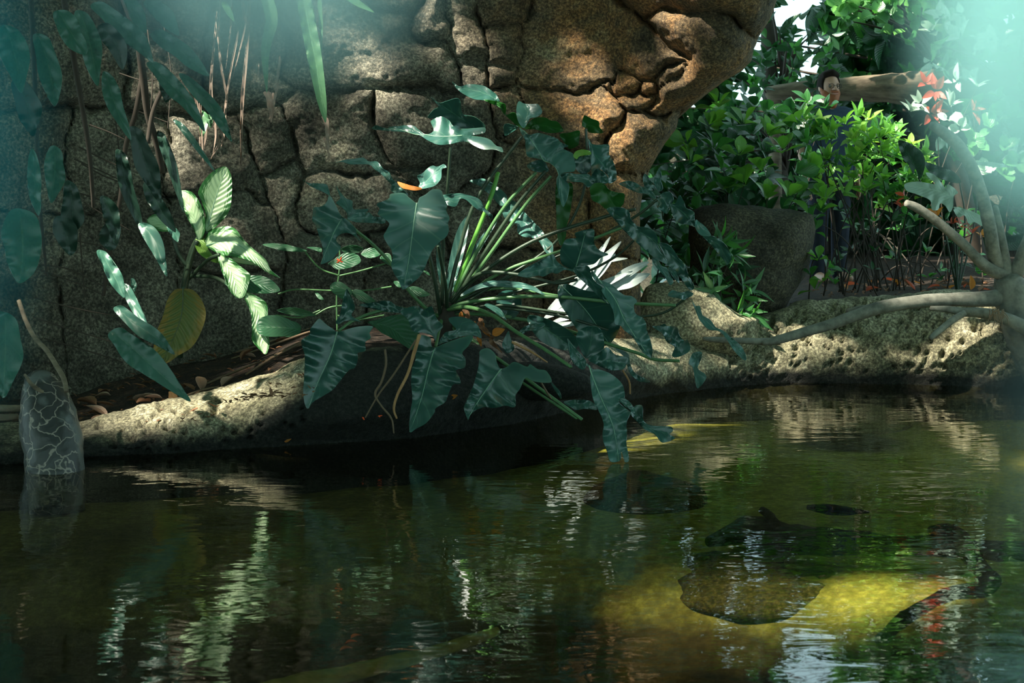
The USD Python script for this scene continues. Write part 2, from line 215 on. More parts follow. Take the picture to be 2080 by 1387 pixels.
EDGE = np.array([(-1200, 1640), (-500, 1610), (-100, 1590), (0, 1576), (40, 1562), (75, 1540), (95, 1532), (125, 1524), (145, 1505), (165, 1470), (190, 1436), (215, 1405), (240, 1377), (262, 1372), (290, 1350), (320, 1332), (345, 1318), (380, 1306), (430, 1298), (520, 1300), (760, 1300)], float)
def wall_Y(px, py):
    Y = np.interp(px, [-500, 0, 300, 600, 900, 1200, 1400, 1600], [9.6, 10.3, 10.9, 11.15, 11.35, 11.5, 11.3, 11.1])
    return Y + 0.0006 * (py - 350) * -0.4 - 0.45 * np.clip((px - 1220) / 200, 0, 1) * np.clip((260 - py) / 260, 0, 1.2)
wall = thing('rock_wall', 'tall weathered rock wall of rough fitted stones behind the plants', None, P(700, 700, 11.0), kind='structure')
gx = np.concatenate([np.arange(-500, -60, 20), np.arange(-60, 1860, 4.0)]); gy = np.concatenate([np.arange(-700, -20, 16), np.arange(-20, 560, 4.0), np.arange(560, 960, 10)])
GX, GY = np.meshgrid(gx, gy)
pts = np.stack([GX, GY, 0 * GX], -1)
wx = GX + 9 * (meshkit.fbm(pts / 26, 3, 5) - .5) * 2; wy = GY + 9 * (meshkit.fbm(pts / 26, 3, 9) - .5) * 2
# how far the wall's rim has been passed: the stone rolls away from the eye there
e = np.interp(GY, EDGE[:, 0], EDGE[:, 1]) + 5 * (meshkit.fbm(pts / 30, 2, 3) - .5)
R0 = 120.0; t = (GX - (e - R0)) / (R0 * np.pi / 2); tc = np.clip(t, 0, 1)
VX = np.where(t <= 0, GX, np.minimum(e - R0 + R0 * np.sin(tc * np.pi / 2), e))
Yw = wall_Y(VX, GY) + 0.42 * (1 - np.cos(tc * np.pi / 2)) + np.clip(t - 1, 0, None) * 1.1
flat = shapely.points(wx.ravel(), wy.ravel()); gro = np.zeros(GX.size); near = np.full(GX.size, 1e9)
lines = []; gvar = np.clip((meshkit.fbm(pts / 40, 3, 15).ravel() - .33) * 3.4, 0.5, 1.25)
for c, w in CR:
    s = spline(c, 4) if len(c) > 2 else np.array(c, float); ln = LineString(s); lines.append(ln)
    d = shapely.distance(flat, ln); gro = np.maximum(gro, gvar * (0.5 + w / 8) * np.exp(-(d / (w * 0.62 * (0.6 + 0.4 * gvar))) ** 2)); near = np.minimum(near, d)
gro, near = gro.reshape(GX.shape), near.reshape(GX.shape)
polys = [p for p in shapely.ops.polygonize(shapely.unary_union([shapely.box(-500, -700, 1860, 970).exterior] + lines))] if hasattr(shapely, 'ops') else list(shapely.polygonize([shapely.unary_union([shapely.box(-500, -700, 1860, 970).exterior] + lines)]).geoms)
polys = sorted([p for p in polys if p.area > 250], key=lambda p: (p.centroid.y, p.centroid.x))
nrng = np.random.default_rng(4)
lab = np.full(GX.size, -1); 
for i, p in enumerate(polys):
    lab[shapely.contains(p, flat)] = i
lab = lab.reshape(GX.shape)
if (lab < 0).any():
    from scipy.ndimage import distance_transform_edt
    idx = distance_transform_edt(lab < 0, return_distances=False, return_indices=True); lab = lab[tuple(idx)]
offs, tx, ty = nrng.uniform(-0.03, 0.05, len(polys)), nrng.uniform(-.05, .05, len(polys)), nrng.uniform(-.06, .06, len(polys))
cx, cy = np.array([p.centroid.x for p in polys]), np.array([p.centroid.y for p in polys])
ease = 1 - np.exp(-(near / 16) ** 1.5)
stone_lift = (offs[lab] + np.clip(tx[lab] * (GX - cx[lab]) / 300 + ty[lab] * (GY - cy[lab]) / 300, -.05, .05)) * ease
p3 = P(VX, GY, Yw)
rough = (meshkit.fbm(p3 * 2.2, 4, 1) - .5) * 0.16 + (meshkit.fbm(p3 * 8, 4, 2) - .5) * 0.085 + (meshkit.noise(p3 * 42, 8) - .5) * 0.013
Yw = Yw + 0.085 * gro - 0.045 * ease - stone_lift - rough
W = P(VX, GY, Yw); nr, nc = GX.shape
ff = grid_faces(nr, nc); fl = lab.ravel()[ff[:, 0]]
for i in range(len(polys)):
    fi = ff[fl == i]
    if len(fi) < 8: continue
    u, inv = np.unique(fi, return_inverse=True)
    obj('stone', (W.reshape(-1, 3)[u], inv.reshape(-1, 3)[:, ::-1]), 'wall_stone', wall, smooth=True)

# ---------------------------------------------------------------- the bank of the pond, the soil behind it, the bed and the water
BX = np.arange(-420, 2560, 4.0)
wl = np.interp(BX, [-420, -100, 60, 170, 300, 450, 620, 750, 850, 1000, 1100, 1200, 1300, 1400, 1500, 1600, 1800, 2080, 2560], [950, 945, 938, 928, 922, 912, 905, 895, 886, 866, 848, 828, 808, 793, 783, 777, 780, 788, 800])
lip = np.interp(BX, [-420, 40, 160, 230, 300, 400, 480, 540, 620, 750, 900, 1100, 1300, 1430, 1500, 1560, 1640, 1750, 1850, 1950, 2080, 2560], [880, 876, 874, 852, 835, 806, 786, 768, 740, 722, 706, 692, 690, 690, 668, 640, 614, 611, 604, 600, 606, 640])
uc = np.interp(BX, [-420, 500, 640, 800, 1100, 1260, 1360, 1440, 2560], [0.02, .02, .14, .20, .18, .12, .06, .02, .02])
dl = np.interp(BX, [-420, 100, 600, 1300, 1500, 2560], [.35, .40, .32, .30, .28, .30])
ext = np.interp(BX, [-420, 600, 1250, 1330, 1450, 2560], [2.2, 2.2, 1.6, 3.5, 8.0, 8.0])
rise = np.interp(BX, [-420, 300, 700, 1250, 1400, 2560], [.16, .16, .12, .05, .02, .06])
from scipy.ndimage import gaussian_filter1d as gsm
wl, lip, uc, dl, ext = (gsm(a, 5) for a in (wl, lip, uc, dl, ext))
Ywl = YW(wl); Yl = Ywl - uc + dl; zl = EYE - (lip - HY) / F * Yl
rows = []
for Yo, z in ((-0.85, -0.62), (-0.45, -0.38), (-0.2, -0.16)): rows.append((Ywl - 0.1 + (-Yo) * 0 + 0.0 * BX - (-Yo) * 0.4, 0 * BX + z))
for k in np.linspace(0, 1, 34):
    b = np.clip(k / 0.38, 0, 1); b = b * b * (3 - 2 * b)
    rows.append((Ywl - uc * b + dl * k ** 2.2 - 0.05 * np.sin(k * np.pi), -0.02 + (zl + 0.02) * (1 - (1 - k) ** 1.25)))
for j in np.linspace(0.06, 0.35, 6): rows.append((Yl + j, zl + 0.03 * np.sin(j / 0.35 * np.pi) - j * j * 0.8))
BY = np.array([r[0] for r in rows]); BZ = np.array([r[1] for r in rows]); BPX = np.broadcast_to(BX, BY.shape)
B = np.stack([(BPX - HX) / F * BY, BY, BZ], -1)
nrm = np.cross(np.gradient(B, axis=1), np.gradient(B, axis=0)); nrm /= np.linalg.norm(nrm, axis=-1, keepdims=True)
nrm *= np.sign(-nrm[..., 1:2] + 0.6 * nrm[..., 2:3])
prng = np.random.default_rng(11)
dis = (meshkit.fbm(B * 3.0, 3, 21) - .5) * 0.10 + (meshkit.fbm(B * 13, 3, 22) - .5) * 0.03 + (meshkit.noise(B * 55, 3) - .5) * 0.008
pit = np.zeros(BY.shape)                                   # round pits, as a coral rock has
pyy = HY + (EYE - BZ) / BY * F
for _ in range(330):
    q = prng.uniform(1480, 2120) if prng.random() < .72 else prng.uniform(190, 640)
    i = int((q + 420) / 4); k = prng.integers(8, 36); r = prng.choice([3.0, 4.0, 5.2, 6.8], p=[.45, .3, .17, .08])
    sl = slice(max(0, i - 5), i + 6)
    d2 = ((BPX[:, sl] - q) ** 2 + (pyy[:, sl] - pyy[k, i]) ** 2) / r ** 2
    pit[:, sl] = np.maximum(pit[:, sl], np.exp(-d2) * (0.02 + 0.010 * r))
fade = np.ones(BY.shape); fade[:3] = 0.3
B = B + nrm * ((dis - pit) * fade)[..., None]
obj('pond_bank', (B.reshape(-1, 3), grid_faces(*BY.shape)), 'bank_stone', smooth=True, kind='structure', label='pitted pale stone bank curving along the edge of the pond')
rows = []
for j in np.linspace(0, 1, 40) ** 1.3: rows.append((Yl + 0.1 + j * ext, zl - 0.045 + rise * j ** 0.8 + np.clip(j * ext - 4, 0, 9) * 0.02))
S = np.array([[(BX - HX) / F * y, y, z] for y, z in rows]).transpose(0, 2, 1)[:, ::3]
S[..., 2] += (meshkit.fbm(S * 3, 4, 31) - .5) * 0.07 * np.clip(np.arange(40) / 6, 0, 1)[:, None]
obj('soil', (S.reshape(-1, 3), grid_faces(*S.shape[:2])), 'soil', smooth=True, kind='structure', label='dark soil behind the stone bank')
SX, SY, SZ = S[..., 0].ravel(), S[..., 1].ravel(), S[..., 2].ravel()
from scipy.spatial import cKDTree
STREE = cKDTree(np.column_stack([SX, SY]))
def soil_z(x, y): return float(SZ[STREE.query([x, y])[1]])
bx, by = np.meshgrid(np.linspace(-7, 7, 150), np.linspace(-4, 13.5, 190))
bz = -0.62 + 0.40 / (1 + np.exp(-(by - 7.15 - 0.3 * np.sin(bx * 1.7 + 1.0) + 0.1 * bx) * 7)) + (meshkit.fbm(np.stack([bx, by, 0 * bx], -1) * 0.9, 3, 41) - .5) * 0.14
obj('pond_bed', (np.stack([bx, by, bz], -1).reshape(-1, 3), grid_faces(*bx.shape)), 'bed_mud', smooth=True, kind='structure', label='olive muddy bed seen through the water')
fx = (BX - HX) / F * (Ywl + .22); v = np.vstack([np.column_stack([fx, 0 * fx - 4, 0 * fx]), np.column_stack([fx, Ywl + .22, 0 * fx])])
v = np.vstack([[-7, -4, 0], v[:len(fx)], [7, -4, 0], [-7, Ywl[0], 0], v[len(fx):], [7, Ywl[-1], 0]])
obj('pond_water', (v, grid_faces(2, len(fx) + 2)), 'water', smooth=False, label='dark still pond water with fine ripples and reflections', cat='water', kind='stuff')
# ---------------------------------------------------------------- leaves traced from the photograph, given depth, fold, ruffle and thickness
VIEW = {'z1': (580, 150, .1925), 'z2': (900, 150, .1925), 'z3': (1180, 220, .1925), 'z4': (600, 360, .1925), 'z5': (920, 400, .1925), 'z6': (1160, 440, .1925), 'z7': (580, 600, .2163), 'z8': (920, 640, .25), 'o1': (0, 0, .3367), 'o4': (0, 460, .3605), 'px': (0, 0, 1.0)}
def V(view, pts):
    a, b, s = VIEW[view]; return np.array(pts, float) * s + [a, b]
def nums(s): return np.array([float(x) for x in s.replace(',', ' ').split()]).reshape(-1, 2)
lrng = np.random.default_rng(77)
def sheet(outline, mid, Y, tilt=0.35, roll=0.0, fold=0.25, ruffle=0.02, step=6.0, waves=None, bend=0.0, thick=0.0022):
    """outline and midrib in pixels -> a closed leaf: the blade is folded along the midrib, ruffled towards its margin, tilted in depth; UV u = -1..1 across, v = metres along"""
    out = spline(outline, 5, closed=True); pg = Polygon(out)
    if not pg.is_valid:
        pg = pg.buffer(0)
        if pg.geom_type != 'Polygon': pg = max(pg.geoms, key=lambda g: g.area)
    out = np.array(pg.segmentize(step).exterior.coords)[:-1]
    mids = spline(mid, 6) if len(mid) > 2 else np.array(mid, float)
    ml = LineString(mids)
    x0, y0, x1, y1 = pg.bounds
    xs, ys = np.meshgrid(np.arange(x0, x1, step), np.arange(y0, y1, step)); xs = xs + (np.arange(len(xs)) % 2)[:, None] * step / 2
    g = np.column_stack([xs.ravel(), ys.ravel()]); g = g[shapely.contains(pg.buffer(-step * 0.45), shapely.points(g))]
    ms = np.array(ml.segmentize(step).coords); ms = ms[shapely.contains(pg.buffer(-step * .45), shapely.points(ms))]
    if len(ms) and len(g): g = g[shapely.distance(shapely.points(g), ml) > step * 0.5]
    p = np.vstack([out, ms, g]) if len(ms) else np.vstack([out, g])
    tri = Delaunay(p).simplices
    tri = tri[shapely.contains(pg.buffer(0.3), shapely.points(p[tri].mean(1)))]
    a, b = p[tri[:, 1]] - p[tri[:, 0]], p[tri[:, 2]] - p[tri[:, 0]]
    cr = a[:, 0] * b[:, 1] - a[:, 1] * b[:, 0]; tri = tri[np.abs(cr) > 0.05]; cr = cr[np.abs(cr) > 0.05]
    tri = np.where((cr > 0)[:, None], tri, tri[:, ::-1])                   # clockwise on screen: faces the eye
    q = shapely.points(p); dm = shapely.distance(q, ml); de = shapely.distance(q, pg.exterior); al = shapely.line_locate_point(ml, q)
    near = np.array([[c.x, c.y] for c in shapely.line_interpolate_point(ml, al)]); ahead = np.array([[c.x, c.y] for c in shapely.line_interpolate_point(ml, np.minimum(al + 2, ml.length))]); behind = np.array([[c.x, c.y] for c in shapely.line_interpolate_point(ml, np.maximum(al - 2, 0))])
    tg = ahead - behind; side = np.sign(tg[:, 0] * (p - near)[:, 1] - tg[:, 1] * (p - near)[:, 0]); side[side == 0] = 1
    u = np.clip(dm / (dm + de + 1e-6), 0, 1) * side
    s = Y / F; c0 = mids.mean(0); L = ml.length * s
    n = waves or max(2.0, L / 0.085); ph = lrng.uniform(0, 6.28, 3)
    au = np.abs(u)
    dY = tilt * -(p[:, 1] - c0[1]) * s + roll * (p[:, 0] - c0[0]) * s - fold * dm * s
    dY += ruffle * au ** 1.6 * np.sin(al / ml.length * n * 6.283 + np.where(side > 0, ph[0], ph[1])) * (0.6 + 0.6 * np.sin(al / ml.length * 5 + ph[2]))
    dY += bend * (al / max(ml.length, 1) - 0.4) ** 2
    W3 = P(p[:, 0], p[:, 1], Y + dY)
    nn = np.zeros_like(W3); fn = np.cross(W3[tri[:, 1]] - W3[tri[:, 0]], W3[tri[:, 2]] - W3[tri[:, 0]])
    for k in range(3): np.add.at(nn, tri[:, k], fn)
    nn /= np.linalg.norm(nn, axis=1, keepdims=True) + 1e-12
    uv = np.column_stack([u, al * s]); m = len(p); no = len(out); i = np.arange(no); j = (i + 1) % no
    back = W3 - nn * thick
    rim = np.vstack([W3[:no], back[:no]]); R = 2 * m
    area = np.sum(out[:, 0] * np.roll(out[:, 1], -1) - out[:, 1] * np.roll(out[:, 0], -1))
    rf = np.vstack([np.stack([R + i, R + no + i, R + j], 1), np.stack([R + j, R + no + i, R + no + j], 1)])
    if area < 0: rf = rf[:, ::-1]
    sheet.mid = W3[cKDTree(p).query(mids)[1]] + [0, -.0015, 0]; sheet.size = pg.area
    return np.vstack([W3, back, rim]), np.vstack([tri, tri[:, ::-1] + m, rf]), np.vstack([uv, uv, uv[:no], uv[:no]])
def leaf(parent, name, m, view, outline, mid, Y, **k):
    v, f, uv = sheet(V(view, nums(outline)), V(view, nums(mid)), Y, **k)
    o = obj(name, (v, f), m, parent, smooth=True, uv=uv)
    if sheet.size > 4500: obj('midrib', tube(sheet.mid[::2], np.linspace(.0042, .0012, len(sheet.mid[::2])), sides=6), 'midrib_dark' if m == 'yellow_leaf' else 'midrib_pale', o, smooth=True)
    return o
def lance(view, mid, width, lobes=0.0, seed=0, base=0.25, tipw=0.04):
    """an outline for a long leaf: midrib pixels and greatest width, both in the view's units"""
    m = V(view, nums(mid)); m = spline(m, 6); w = width * VIEW[view][2] / 2
    t = np.linspace(0, 1, len(m)); tg = np.gradient(m, axis=0); tg /= np.linalg.norm(tg, axis=1, keepdims=True); nv = np.column_stack([-tg[:, 1], tg[:, 0]])
    prof = np.clip(np.sin(np.pi * np.clip(t * (1 - base * .4) + base * .4, 0, 1)) ** 0.75, tipw, 1) * w
    r = np.random.default_rng(seed); a, b = (1 + lobes * np.sin(t * 9 + r.uniform(0, 6)) for _ in range(2))
    return np.vstack([m + nv * (prof * a)[:, None], (m - nv * (prof * b)[:, None])[::-1]])[::3], m[::4]
def lance_leaf(parent, name, mt, view, mid, width, Y, lobes=0.12, seed=0, base=0.25, **k):
    o, m = lance(view, mid, width, lobes, seed, base)
    v, f, uv = sheet(o, m, Y, **k)
    return obj(name, (v, f), mt, parent, smooth=True, uv=uv)

plain_mat('midrib_pale', (.17, .30, .2), .4); plain_mat('midrib_dark', (.06, .075, .03), .5)
CROWN = P(905, 640, 10.3)
ph = thing('philodendron', 'big dark philodendron with glossy ruffled arrow-shaped leaves arching over the pond', 'plant', CROWN)
LEAVES = [  # material, view, outline, midrib, depth, tilt, roll, fold, ruffle
 ('philo', 'z1', '1535,245 1620,305 1700,285 1810,255 1850,300 1855,380 1880,430 1990,450 2078,510 2110,560 2060,590 1900,580 1780,570 1700,500 1600,470 1500,460 1560,380 1610,340', '1900,500 1750,400 1545,255', 10.45, -0.5, .2, .2, .015),
 ('philo', 'z2', '-752,580 -700,545 -600,575 -540,558 -330,545 -260,590 -180,640 -100,600 -130,510 -100,480 -20,450 60,490 110,550 140,545 200,580 330,575 440,570 440,620 370,640 300,655 420,670 500,700 560,760 620,780 630,830 540,800 430,800 330,760 250,715 180,720 60,745 -50,750 -150,710 -250,650 -330,625 -450,612 -600,602', '200,650 60,660 -180,650 -450,590 -740,575', 10.2, .8, 0, .2, .035),
 ('philo', 'z2', '95,80 170,130 280,110 420,125 500,170 560,220 600,300 520,290 430,280 330,270 240,230 180,190 120,130', '590,290 420,200 200,150 100,90', 10.55, .6, .1, .2, .02),
 ('philo_green', 'z2', '430,275 520,280 640,310 665,350 665,430 740,405 785,440 800,500 840,570 760,530 700,470 640,420 590,350 500,310', '830,560 720,450 600,340 440,280', 10.5, -.5, 0, .1, .015),
 ('philo_pale', 'z2', '800,290 850,315 940,320 1000,320 1040,370 1040,420 980,460 920,470 890,520 850,575 800,520 775,440 775,350', '850,570 895,400 870,310', 10.35, .7, .1, .4, .02),
 ('philo_green', 'z2', '860,575 920,500 980,460 1080,460 1130,490 1200,500 1240,540 1270,600 1200,620 1100,620 1000,590 930,580', '860,570 1050,540 1260,595', 10.4, -.5, 0, .2, .02),
 ('philo', 'z2', '650,530 780,550 790,570 720,620 650,650', '785,560 655,600', 10.6, -.4, 0, .1, .01),
 ('philo_pale', 'z2', '805,570 850,600 900,640 1000,625 1100,650 1200,680 1240,720 1320,760 1270,790 1370,840 1385,900 1400,980 1380,1030 1300,1040 1240,1060 1290,1120 1330,1180 1320,1280 1290,1370 1260,1400 1215,1250 1195,1120 1220,1050 1160,960 1080,920 980,890 890,870 870,780 865,700 830,640', '850,590 930,700 1070,910 1210,1060 1265,1385', 10.1, .9, -.1, .5, .035),
 ('philo_green', 'z5', '950,-370 1040,-350 1110,-270 1085,-100 1085,0 1090,200 1100,400 1135,515 1190,420 1200,300 1230,200 1260,0 1265,-120 1225,-150 1180,-100 1150,-200', '1000,-350 1120,-200 1150,100 1137,505', 10.15, -.15, .4, .3, .015),
 ('philo', 'z2', '885,970 960,920 1040,910 1090,950 1110,1030 1020,1040 940,1020', '1105,1020 1000,970 890,970', 10.25, .6, 0, .3, .02),
 ('philo_green', 'z2', '1230,640 1330,620 1440,600 1430,720 1420,760 1340,790 1290,740', '1440,610 1340,690 1240,650', 10.35, -.4, 0, .2, .02),
 ('philo_green', 'z2', '1490,440 1560,470 1640,500 1650,560 1690,620 1560,620 1500,570 1465,540', '1500,580 1560,540 1690,615', 10.5, -.5, .2, .2, .02),
 ('philo', 'z2', '1530,690 1570,740 1650,750 1750,750 1750,850 1790,910 1820,1000 1830,1110 1780,1150 1740,1150 1740,1080 1680,1020 1620,1005 1570,1060 1560,980 1550,850', '1545,700 1600,850 1720,1000 1800,1130', 10.1, .6, .5, .4, .03),
 ('bush_lime', 'z2', '1375,870 1400,820 1460,800 1540,810 1560,850 1500,860 1440,870 1410,900', '1380,870 1470,835 1555,845', 10.0, .9, 0, .2, .015),
 ('philo', 'z2', '1400,880 1470,875 1550,860 1565,1000 1480,1060 1400,1000', '1480,870 1480,1050', 10.1, -.1, 0, .2, .015),
 ('philo', 'z2', '1240,1060 1310,1045 1420,1060 1530,1060 1570,1100 1600,1150 1530,1200 1470,1150 1380,1140 1290,1130', '1580,1130 1400,1090 1245,1070', 9.95, .7, 0, .4, .03),
 ('philo', 'z2', '1570,1060 1620,1005 1690,1030 1740,1090 1740,1150 1650,1160 1560,1160', '1570,1150 1640,1080 1735,1120', 10.0, .5, 0, .4, .03),
 ('philo_green', 'z3', '95,840 150,790 240,795 300,860 380,890 455,900 455,980 420,1040 330,1080 260,1060 200,1010 120,970 100,900', '240,800 290,940 380,1050', 9.95, -.25, .2, .25, .02),
 ('philo', 'z6', '375,-75 450,-100 560,-90 620,-40 630,20 700,100 790,110 870,150 915,230 910,280 940,350 1000,430 1010,500 940,470 860,420 760,330 640,230 530,110 450,20', '400,-80 640,100 880,270 1010,490', 9.9, -.3, .2, .3, .025),
 ('philo', 'z6', '930,280 1020,290 1090,360 1130,430 1200,500 1240,620 1300,740 1250,770 1150,640 1080,560 1010,500 980,400', '935,290 1100,450 1290,750', 10.05, -.3, .2, .3, .02),
 ('philo', 'z3', '405,800 470,770 560,775 640,830 720,860 770,900 800,960 760,970 700,910 600,890 500,850', '800,960 640,860 410,800', 10.2, .9, 0, .3, .02),
 ('philo', 'z3', '770,760 820,640 850,690 850,770 865,850 830,880 800,850', '830,875 820,650', 10.35, .3, -.3, .4, .01),
 ('philo', 'z3', '800,960 880,885 950,890 980,960 950,1030 930,1080 900,1115 850,1080 800,1040', '805,960 880,970 905,1110', 10.15, .8, 0, .4, .025),
 ('philo', 'z3', '1040,915 1090,990 1110,1050 1190,1090 1200,1170 1210,1250 1140,1230 1020,1200 960,1100 940,1010 1000,1000', '950,1010 1080,1100 1200,1245', 10.1, -.35, .1, .25, .025),
 ('philo', 'z3', '650,750 680,690 760,790 780,860 740,870 680,830', '775,865 670,700', 10.4, -.2, .2, .2, .015),
 ('philo_pale', 'z6', '1315,35 1360,60 1420,110 1475,200 1390,205 1340,170 1310,110', '1320,40 1390,140 1470,200', 10.0, 1.0, 0, .2, .01),
 ('philo', 'z6', '1390,205 1480,200 1570,240 1650,320 1690,420 1680,470 1640,510 1620,470 1560,400 1480,300 1420,240', '1400,210 1560,300 1660,490', 10.05, -.5, .2, .2, .015),
 ('philo_pale', 'z6', '210,590 230,570 260,640 340,680 430,720 520,800 570,830 640,840 690,880 690,910 665,930 670,1000 700,1040 760,1070 790,1130 800,1210 830,1280 860,1400 850,1470 837,1495 760,1430 690,1330 640,1260 560,1200 520,1150 460,1130 455,1050 430,960 380,880 320,780 350,740 280,700 240,660', '230,600 450,850 560,1080 700,1300 837,1490', 9.6, .75, .1, .3, .04),
 ('philo', 'z5', '1180,460 1230,440 1300,430 1290,380 1400,345 1490,345 1490,480 1540,560 1640,605 1560,640 1500,700 1420,720 1350,720 1290,770 1200,740 1140,690 1130,600 1140,540', '1290,760 1350,560 1400,360', 9.8, -.3, -.1, .3, .025),
 ('philo_pale', 'z5', '685,830 740,770 870,700 1000,630 1060,610 1100,680 1200,750 1290,770 1270,790 1180,770 1100,810 1040,800 960,840 900,830 790,850', '1280,775 1060,740 690,832', 9.7, .9, 0, .4, .03),
 ('philo', 'z5', '1290,740 1380,720 1440,740 1460,820 1500,890 1580,960 1580,1050 1640,1130 1550,1060 1450,960 1360,880 1300,820 1270,780', '1300,760 1430,870 1630,1120', 9.7, -.4, 0, .2, .02),
 ('philo_pale', 'z5', '530,60 640,40 720,110 780,190 870,280 930,340 1000,440 1055,500 1050,610 990,600 900,460 830,430 740,420 680,370 670,290 560,240 520,160', '540,90 700,220 880,380 1035,600', 10.3, .4, -.2, .5, .025),
 ('philo_pale', 'z2', '280,1130 400,1105 480,1130 560,1180 670,1280 660,1370 600,1390 520,1300 450,1240 380,1180', '290,1130 480,1190 640,1370', 10.4, .6, -.1, .4, .025),
 ('philo', 'z4', '1530,200 1700,170 1800,180 1900,210 1960,250 2000,330 2078,400 2070,440 2000,370 1930,345 1880,310 1800,240 1740,230 1690,310 1600,290', '1560,240 1740,200 1920,270 2070,430', 9.85, .2, .1, .2, .02),
 ('philo_pale', 'z4', '1280,275 1200,215 1150,170 1080,165 1000,180 980,230 860,280 890,330 870,390 940,440 990,490 960,560 930,620 960,690 1010,760 1025,850 1010,930 1040,1010 1090,1090 1135,1185 1230,1120 1310,1050 1370,950 1400,870 1440,780 1500,700 1590,630 1620,560 1610,490 1625,430 1590,350 1600,290 1560,200 1540,140 1480,125 1430,135 1370,185 1310,215', '1280,275 1250,480 1200,850 1140,1180', 9.6, .35, .15, .35, .035),
 ('litter_orange', 'z1', '1180,1140 1260,1160 1300,1172 1440,1210 1380,1232 1290,1222 1220,1200', '1185,1145 1430,1212', 9.7, .8, 0, .2, .008),
 ('philo_pale', 'z1', '1390,1080 1440,1050 1540,970 1600,980 1670,955 1700,990 1650,1010 1640,1110 1560,1190 1430,1215 1400,1200 1420,1150', '1420,1205 1540,1080 1690,970', 9.9, .8, 0, .3, .025),
 ('philo_pale', 'z1', '530,935 640,905 740,895 820,885 880,925 960,925 1010,970 1030,1000 1090,1040 1130,1110 1200,1180 1290,1270 1250,1290 1120,1240 1120,1170 1060,1110 1000,1050 940,1010 890,960 800,955 680,955 600,930', '540,935 820,920 1010,1010 1140,1170 1270,1280', 9.85, .4, .2, .1, .03),
 ('philo_pale', 'z4', '500,420 465,375 420,280 360,190 330,260 270,310 195,320 185,380 178,460 215,500 240,590 270,680 290,760 285,880 270,920 370,880 430,820 480,740 440,690 430,650 480,600 560,590 620,620 690,680 650,610 640,550 600,500 550,450', '500,420 420,560 340,740 275,915', 9.8, .5, .1, .35, .03),
 ('philo_pale', 'z4', '80,25 130,60 200,65 320,70 350,120 362,190 300,160 240,130 150,90', '360,185 260,105 85,30', 9.85, .6, 0, .3, .02),
 ('philo_pale', 'z4', '430,95 470,150 530,220 600,250 600,300 620,340 660,340 770,335 740,370 650,380 580,410 550,440 545,380 490,320 430,270 470,230 460,180', '550,440 550,320 440,100', 9.9, .4, 0, .4, .02),
 ('philo_pale', 'z4', '550,440 600,400 680,370 780,375 820,410 930,425 950,480 900,490 800,480 700,480 620,470', '552,440 750,430 945,470', 9.75, .9, 0, .4, .03),
 ('philo', 'z7', '485,340 440,310 380,270 320,220 280,250 230,320 230,360 150,420 155,480 180,560 180,640 180,720 170,820 165,920 180,1020 210,1062 260,1000 345,950 450,880 530,780 600,700 650,680 680,600 680,540 750,520 750,440 800,400 790,350 820,290 700,290 600,310 540,330', '485,345 420,560 310,800 215,1050', 9.2, .30, .15, .4, .03),
 ('philo', 'z7', '570,-60 600,-20 640,60 650,120 620,190 710,250 640,235 560,240 500,270 470,250 510,180 530,80', '500,262 590,110 575,-50', 9.35, -.2, .2, .4, .02),
 ('philo', 'z7', '690,90 840,60 960,50 1060,100 1230,150 1150,160 1000,160 880,140 760,110', '1230,150 1000,110 700,90', 9.8, .1, 0, .2, .02),
 ('creeper', 'z7', '770,250 850,230 950,200 1100,180 1150,230 1200,320 1260,360 1240,430 1190,510 1100,460 1000,400 900,350 830,290', '785,255 1000,310 1190,500', 9.85, .6, 0, .25, .015),
 ('philo', 'z7', '1080,150 1220,100 1300,130 1370,100 1400,170 1430,230 1480,290 1430,350 1410,430 1380,380 1290,350 1200,340 1150,230', '1410,425 1330,260 1230,115', 9.6, .2, 0, .4, .025),
 ('philo', 'z7', '1400,490 1370,470 1360,400 1280,370 1250,400 1220,520 1220,600 1190,680 1180,800 1185,900 1190,1000 1170,1100 1165,1280 1230,1250 1320,1200 1400,1100 1410,1060 1500,1000 1540,900 1580,830 1640,830 1640,790 1600,700 1680,680 1690,600 1660,540 1720,470 1760,380 1640,400 1500,450', '1400,490 1340,700 1280,950 1175,1270', 9.4, .55, 0, .4, .035),
 ('philo', 'z7', '1540,210 1640,200 1740,230 1810,290 1840,400 1770,380 1640,390 1500,440 1430,460 1500,350 1600,320 1540,250', '1440,455 1640,340 1820,380', 9.6, .7, 0, .3, .025),
 ('philo', 'z8', '385,435 355,380 345,320 285,270 220,290 215,360 195,470 160,580 120,680 90,755 122,850 145,805 240,750 350,752 430,735 480,750 510,735 510,650 545,600 590,510 660,540 800,545 760,455 690,440 630,400 600,420 500,380 440,420', '390,440 300,560 180,740 122,845', 9.5, .6, .1, .35, .03),
 ('philo', 'z8', '795,540 870,620 880,680 850,640 810,580', '800,545 878,672', 9.55, -.3, 0, .1, .005),
 ('philo', 'z8', '930,190 970,240 1020,300 1080,370 1075,430 1040,440 980,390 950,330 940,260', '935,200 1000,330 1070,430', 9.3, .5, .2, .3, .02),
 ('philo', 'z8', '1000,170 1060,100 1150,90 1210,130 1230,250 1200,300 1130,340 1080,350 1040,290', '1085,350 1120,220 1130,100', 9.35, -.2, 0, .3, .02),
 ('philo', 'z8', '1100,360 1180,310 1250,260 1320,320 1420,345 1410,400 1380,440 1300,450 1240,430 1160,400', '1105,365 1260,370 1410,400', 9.3, .4, 0, .4, .03),
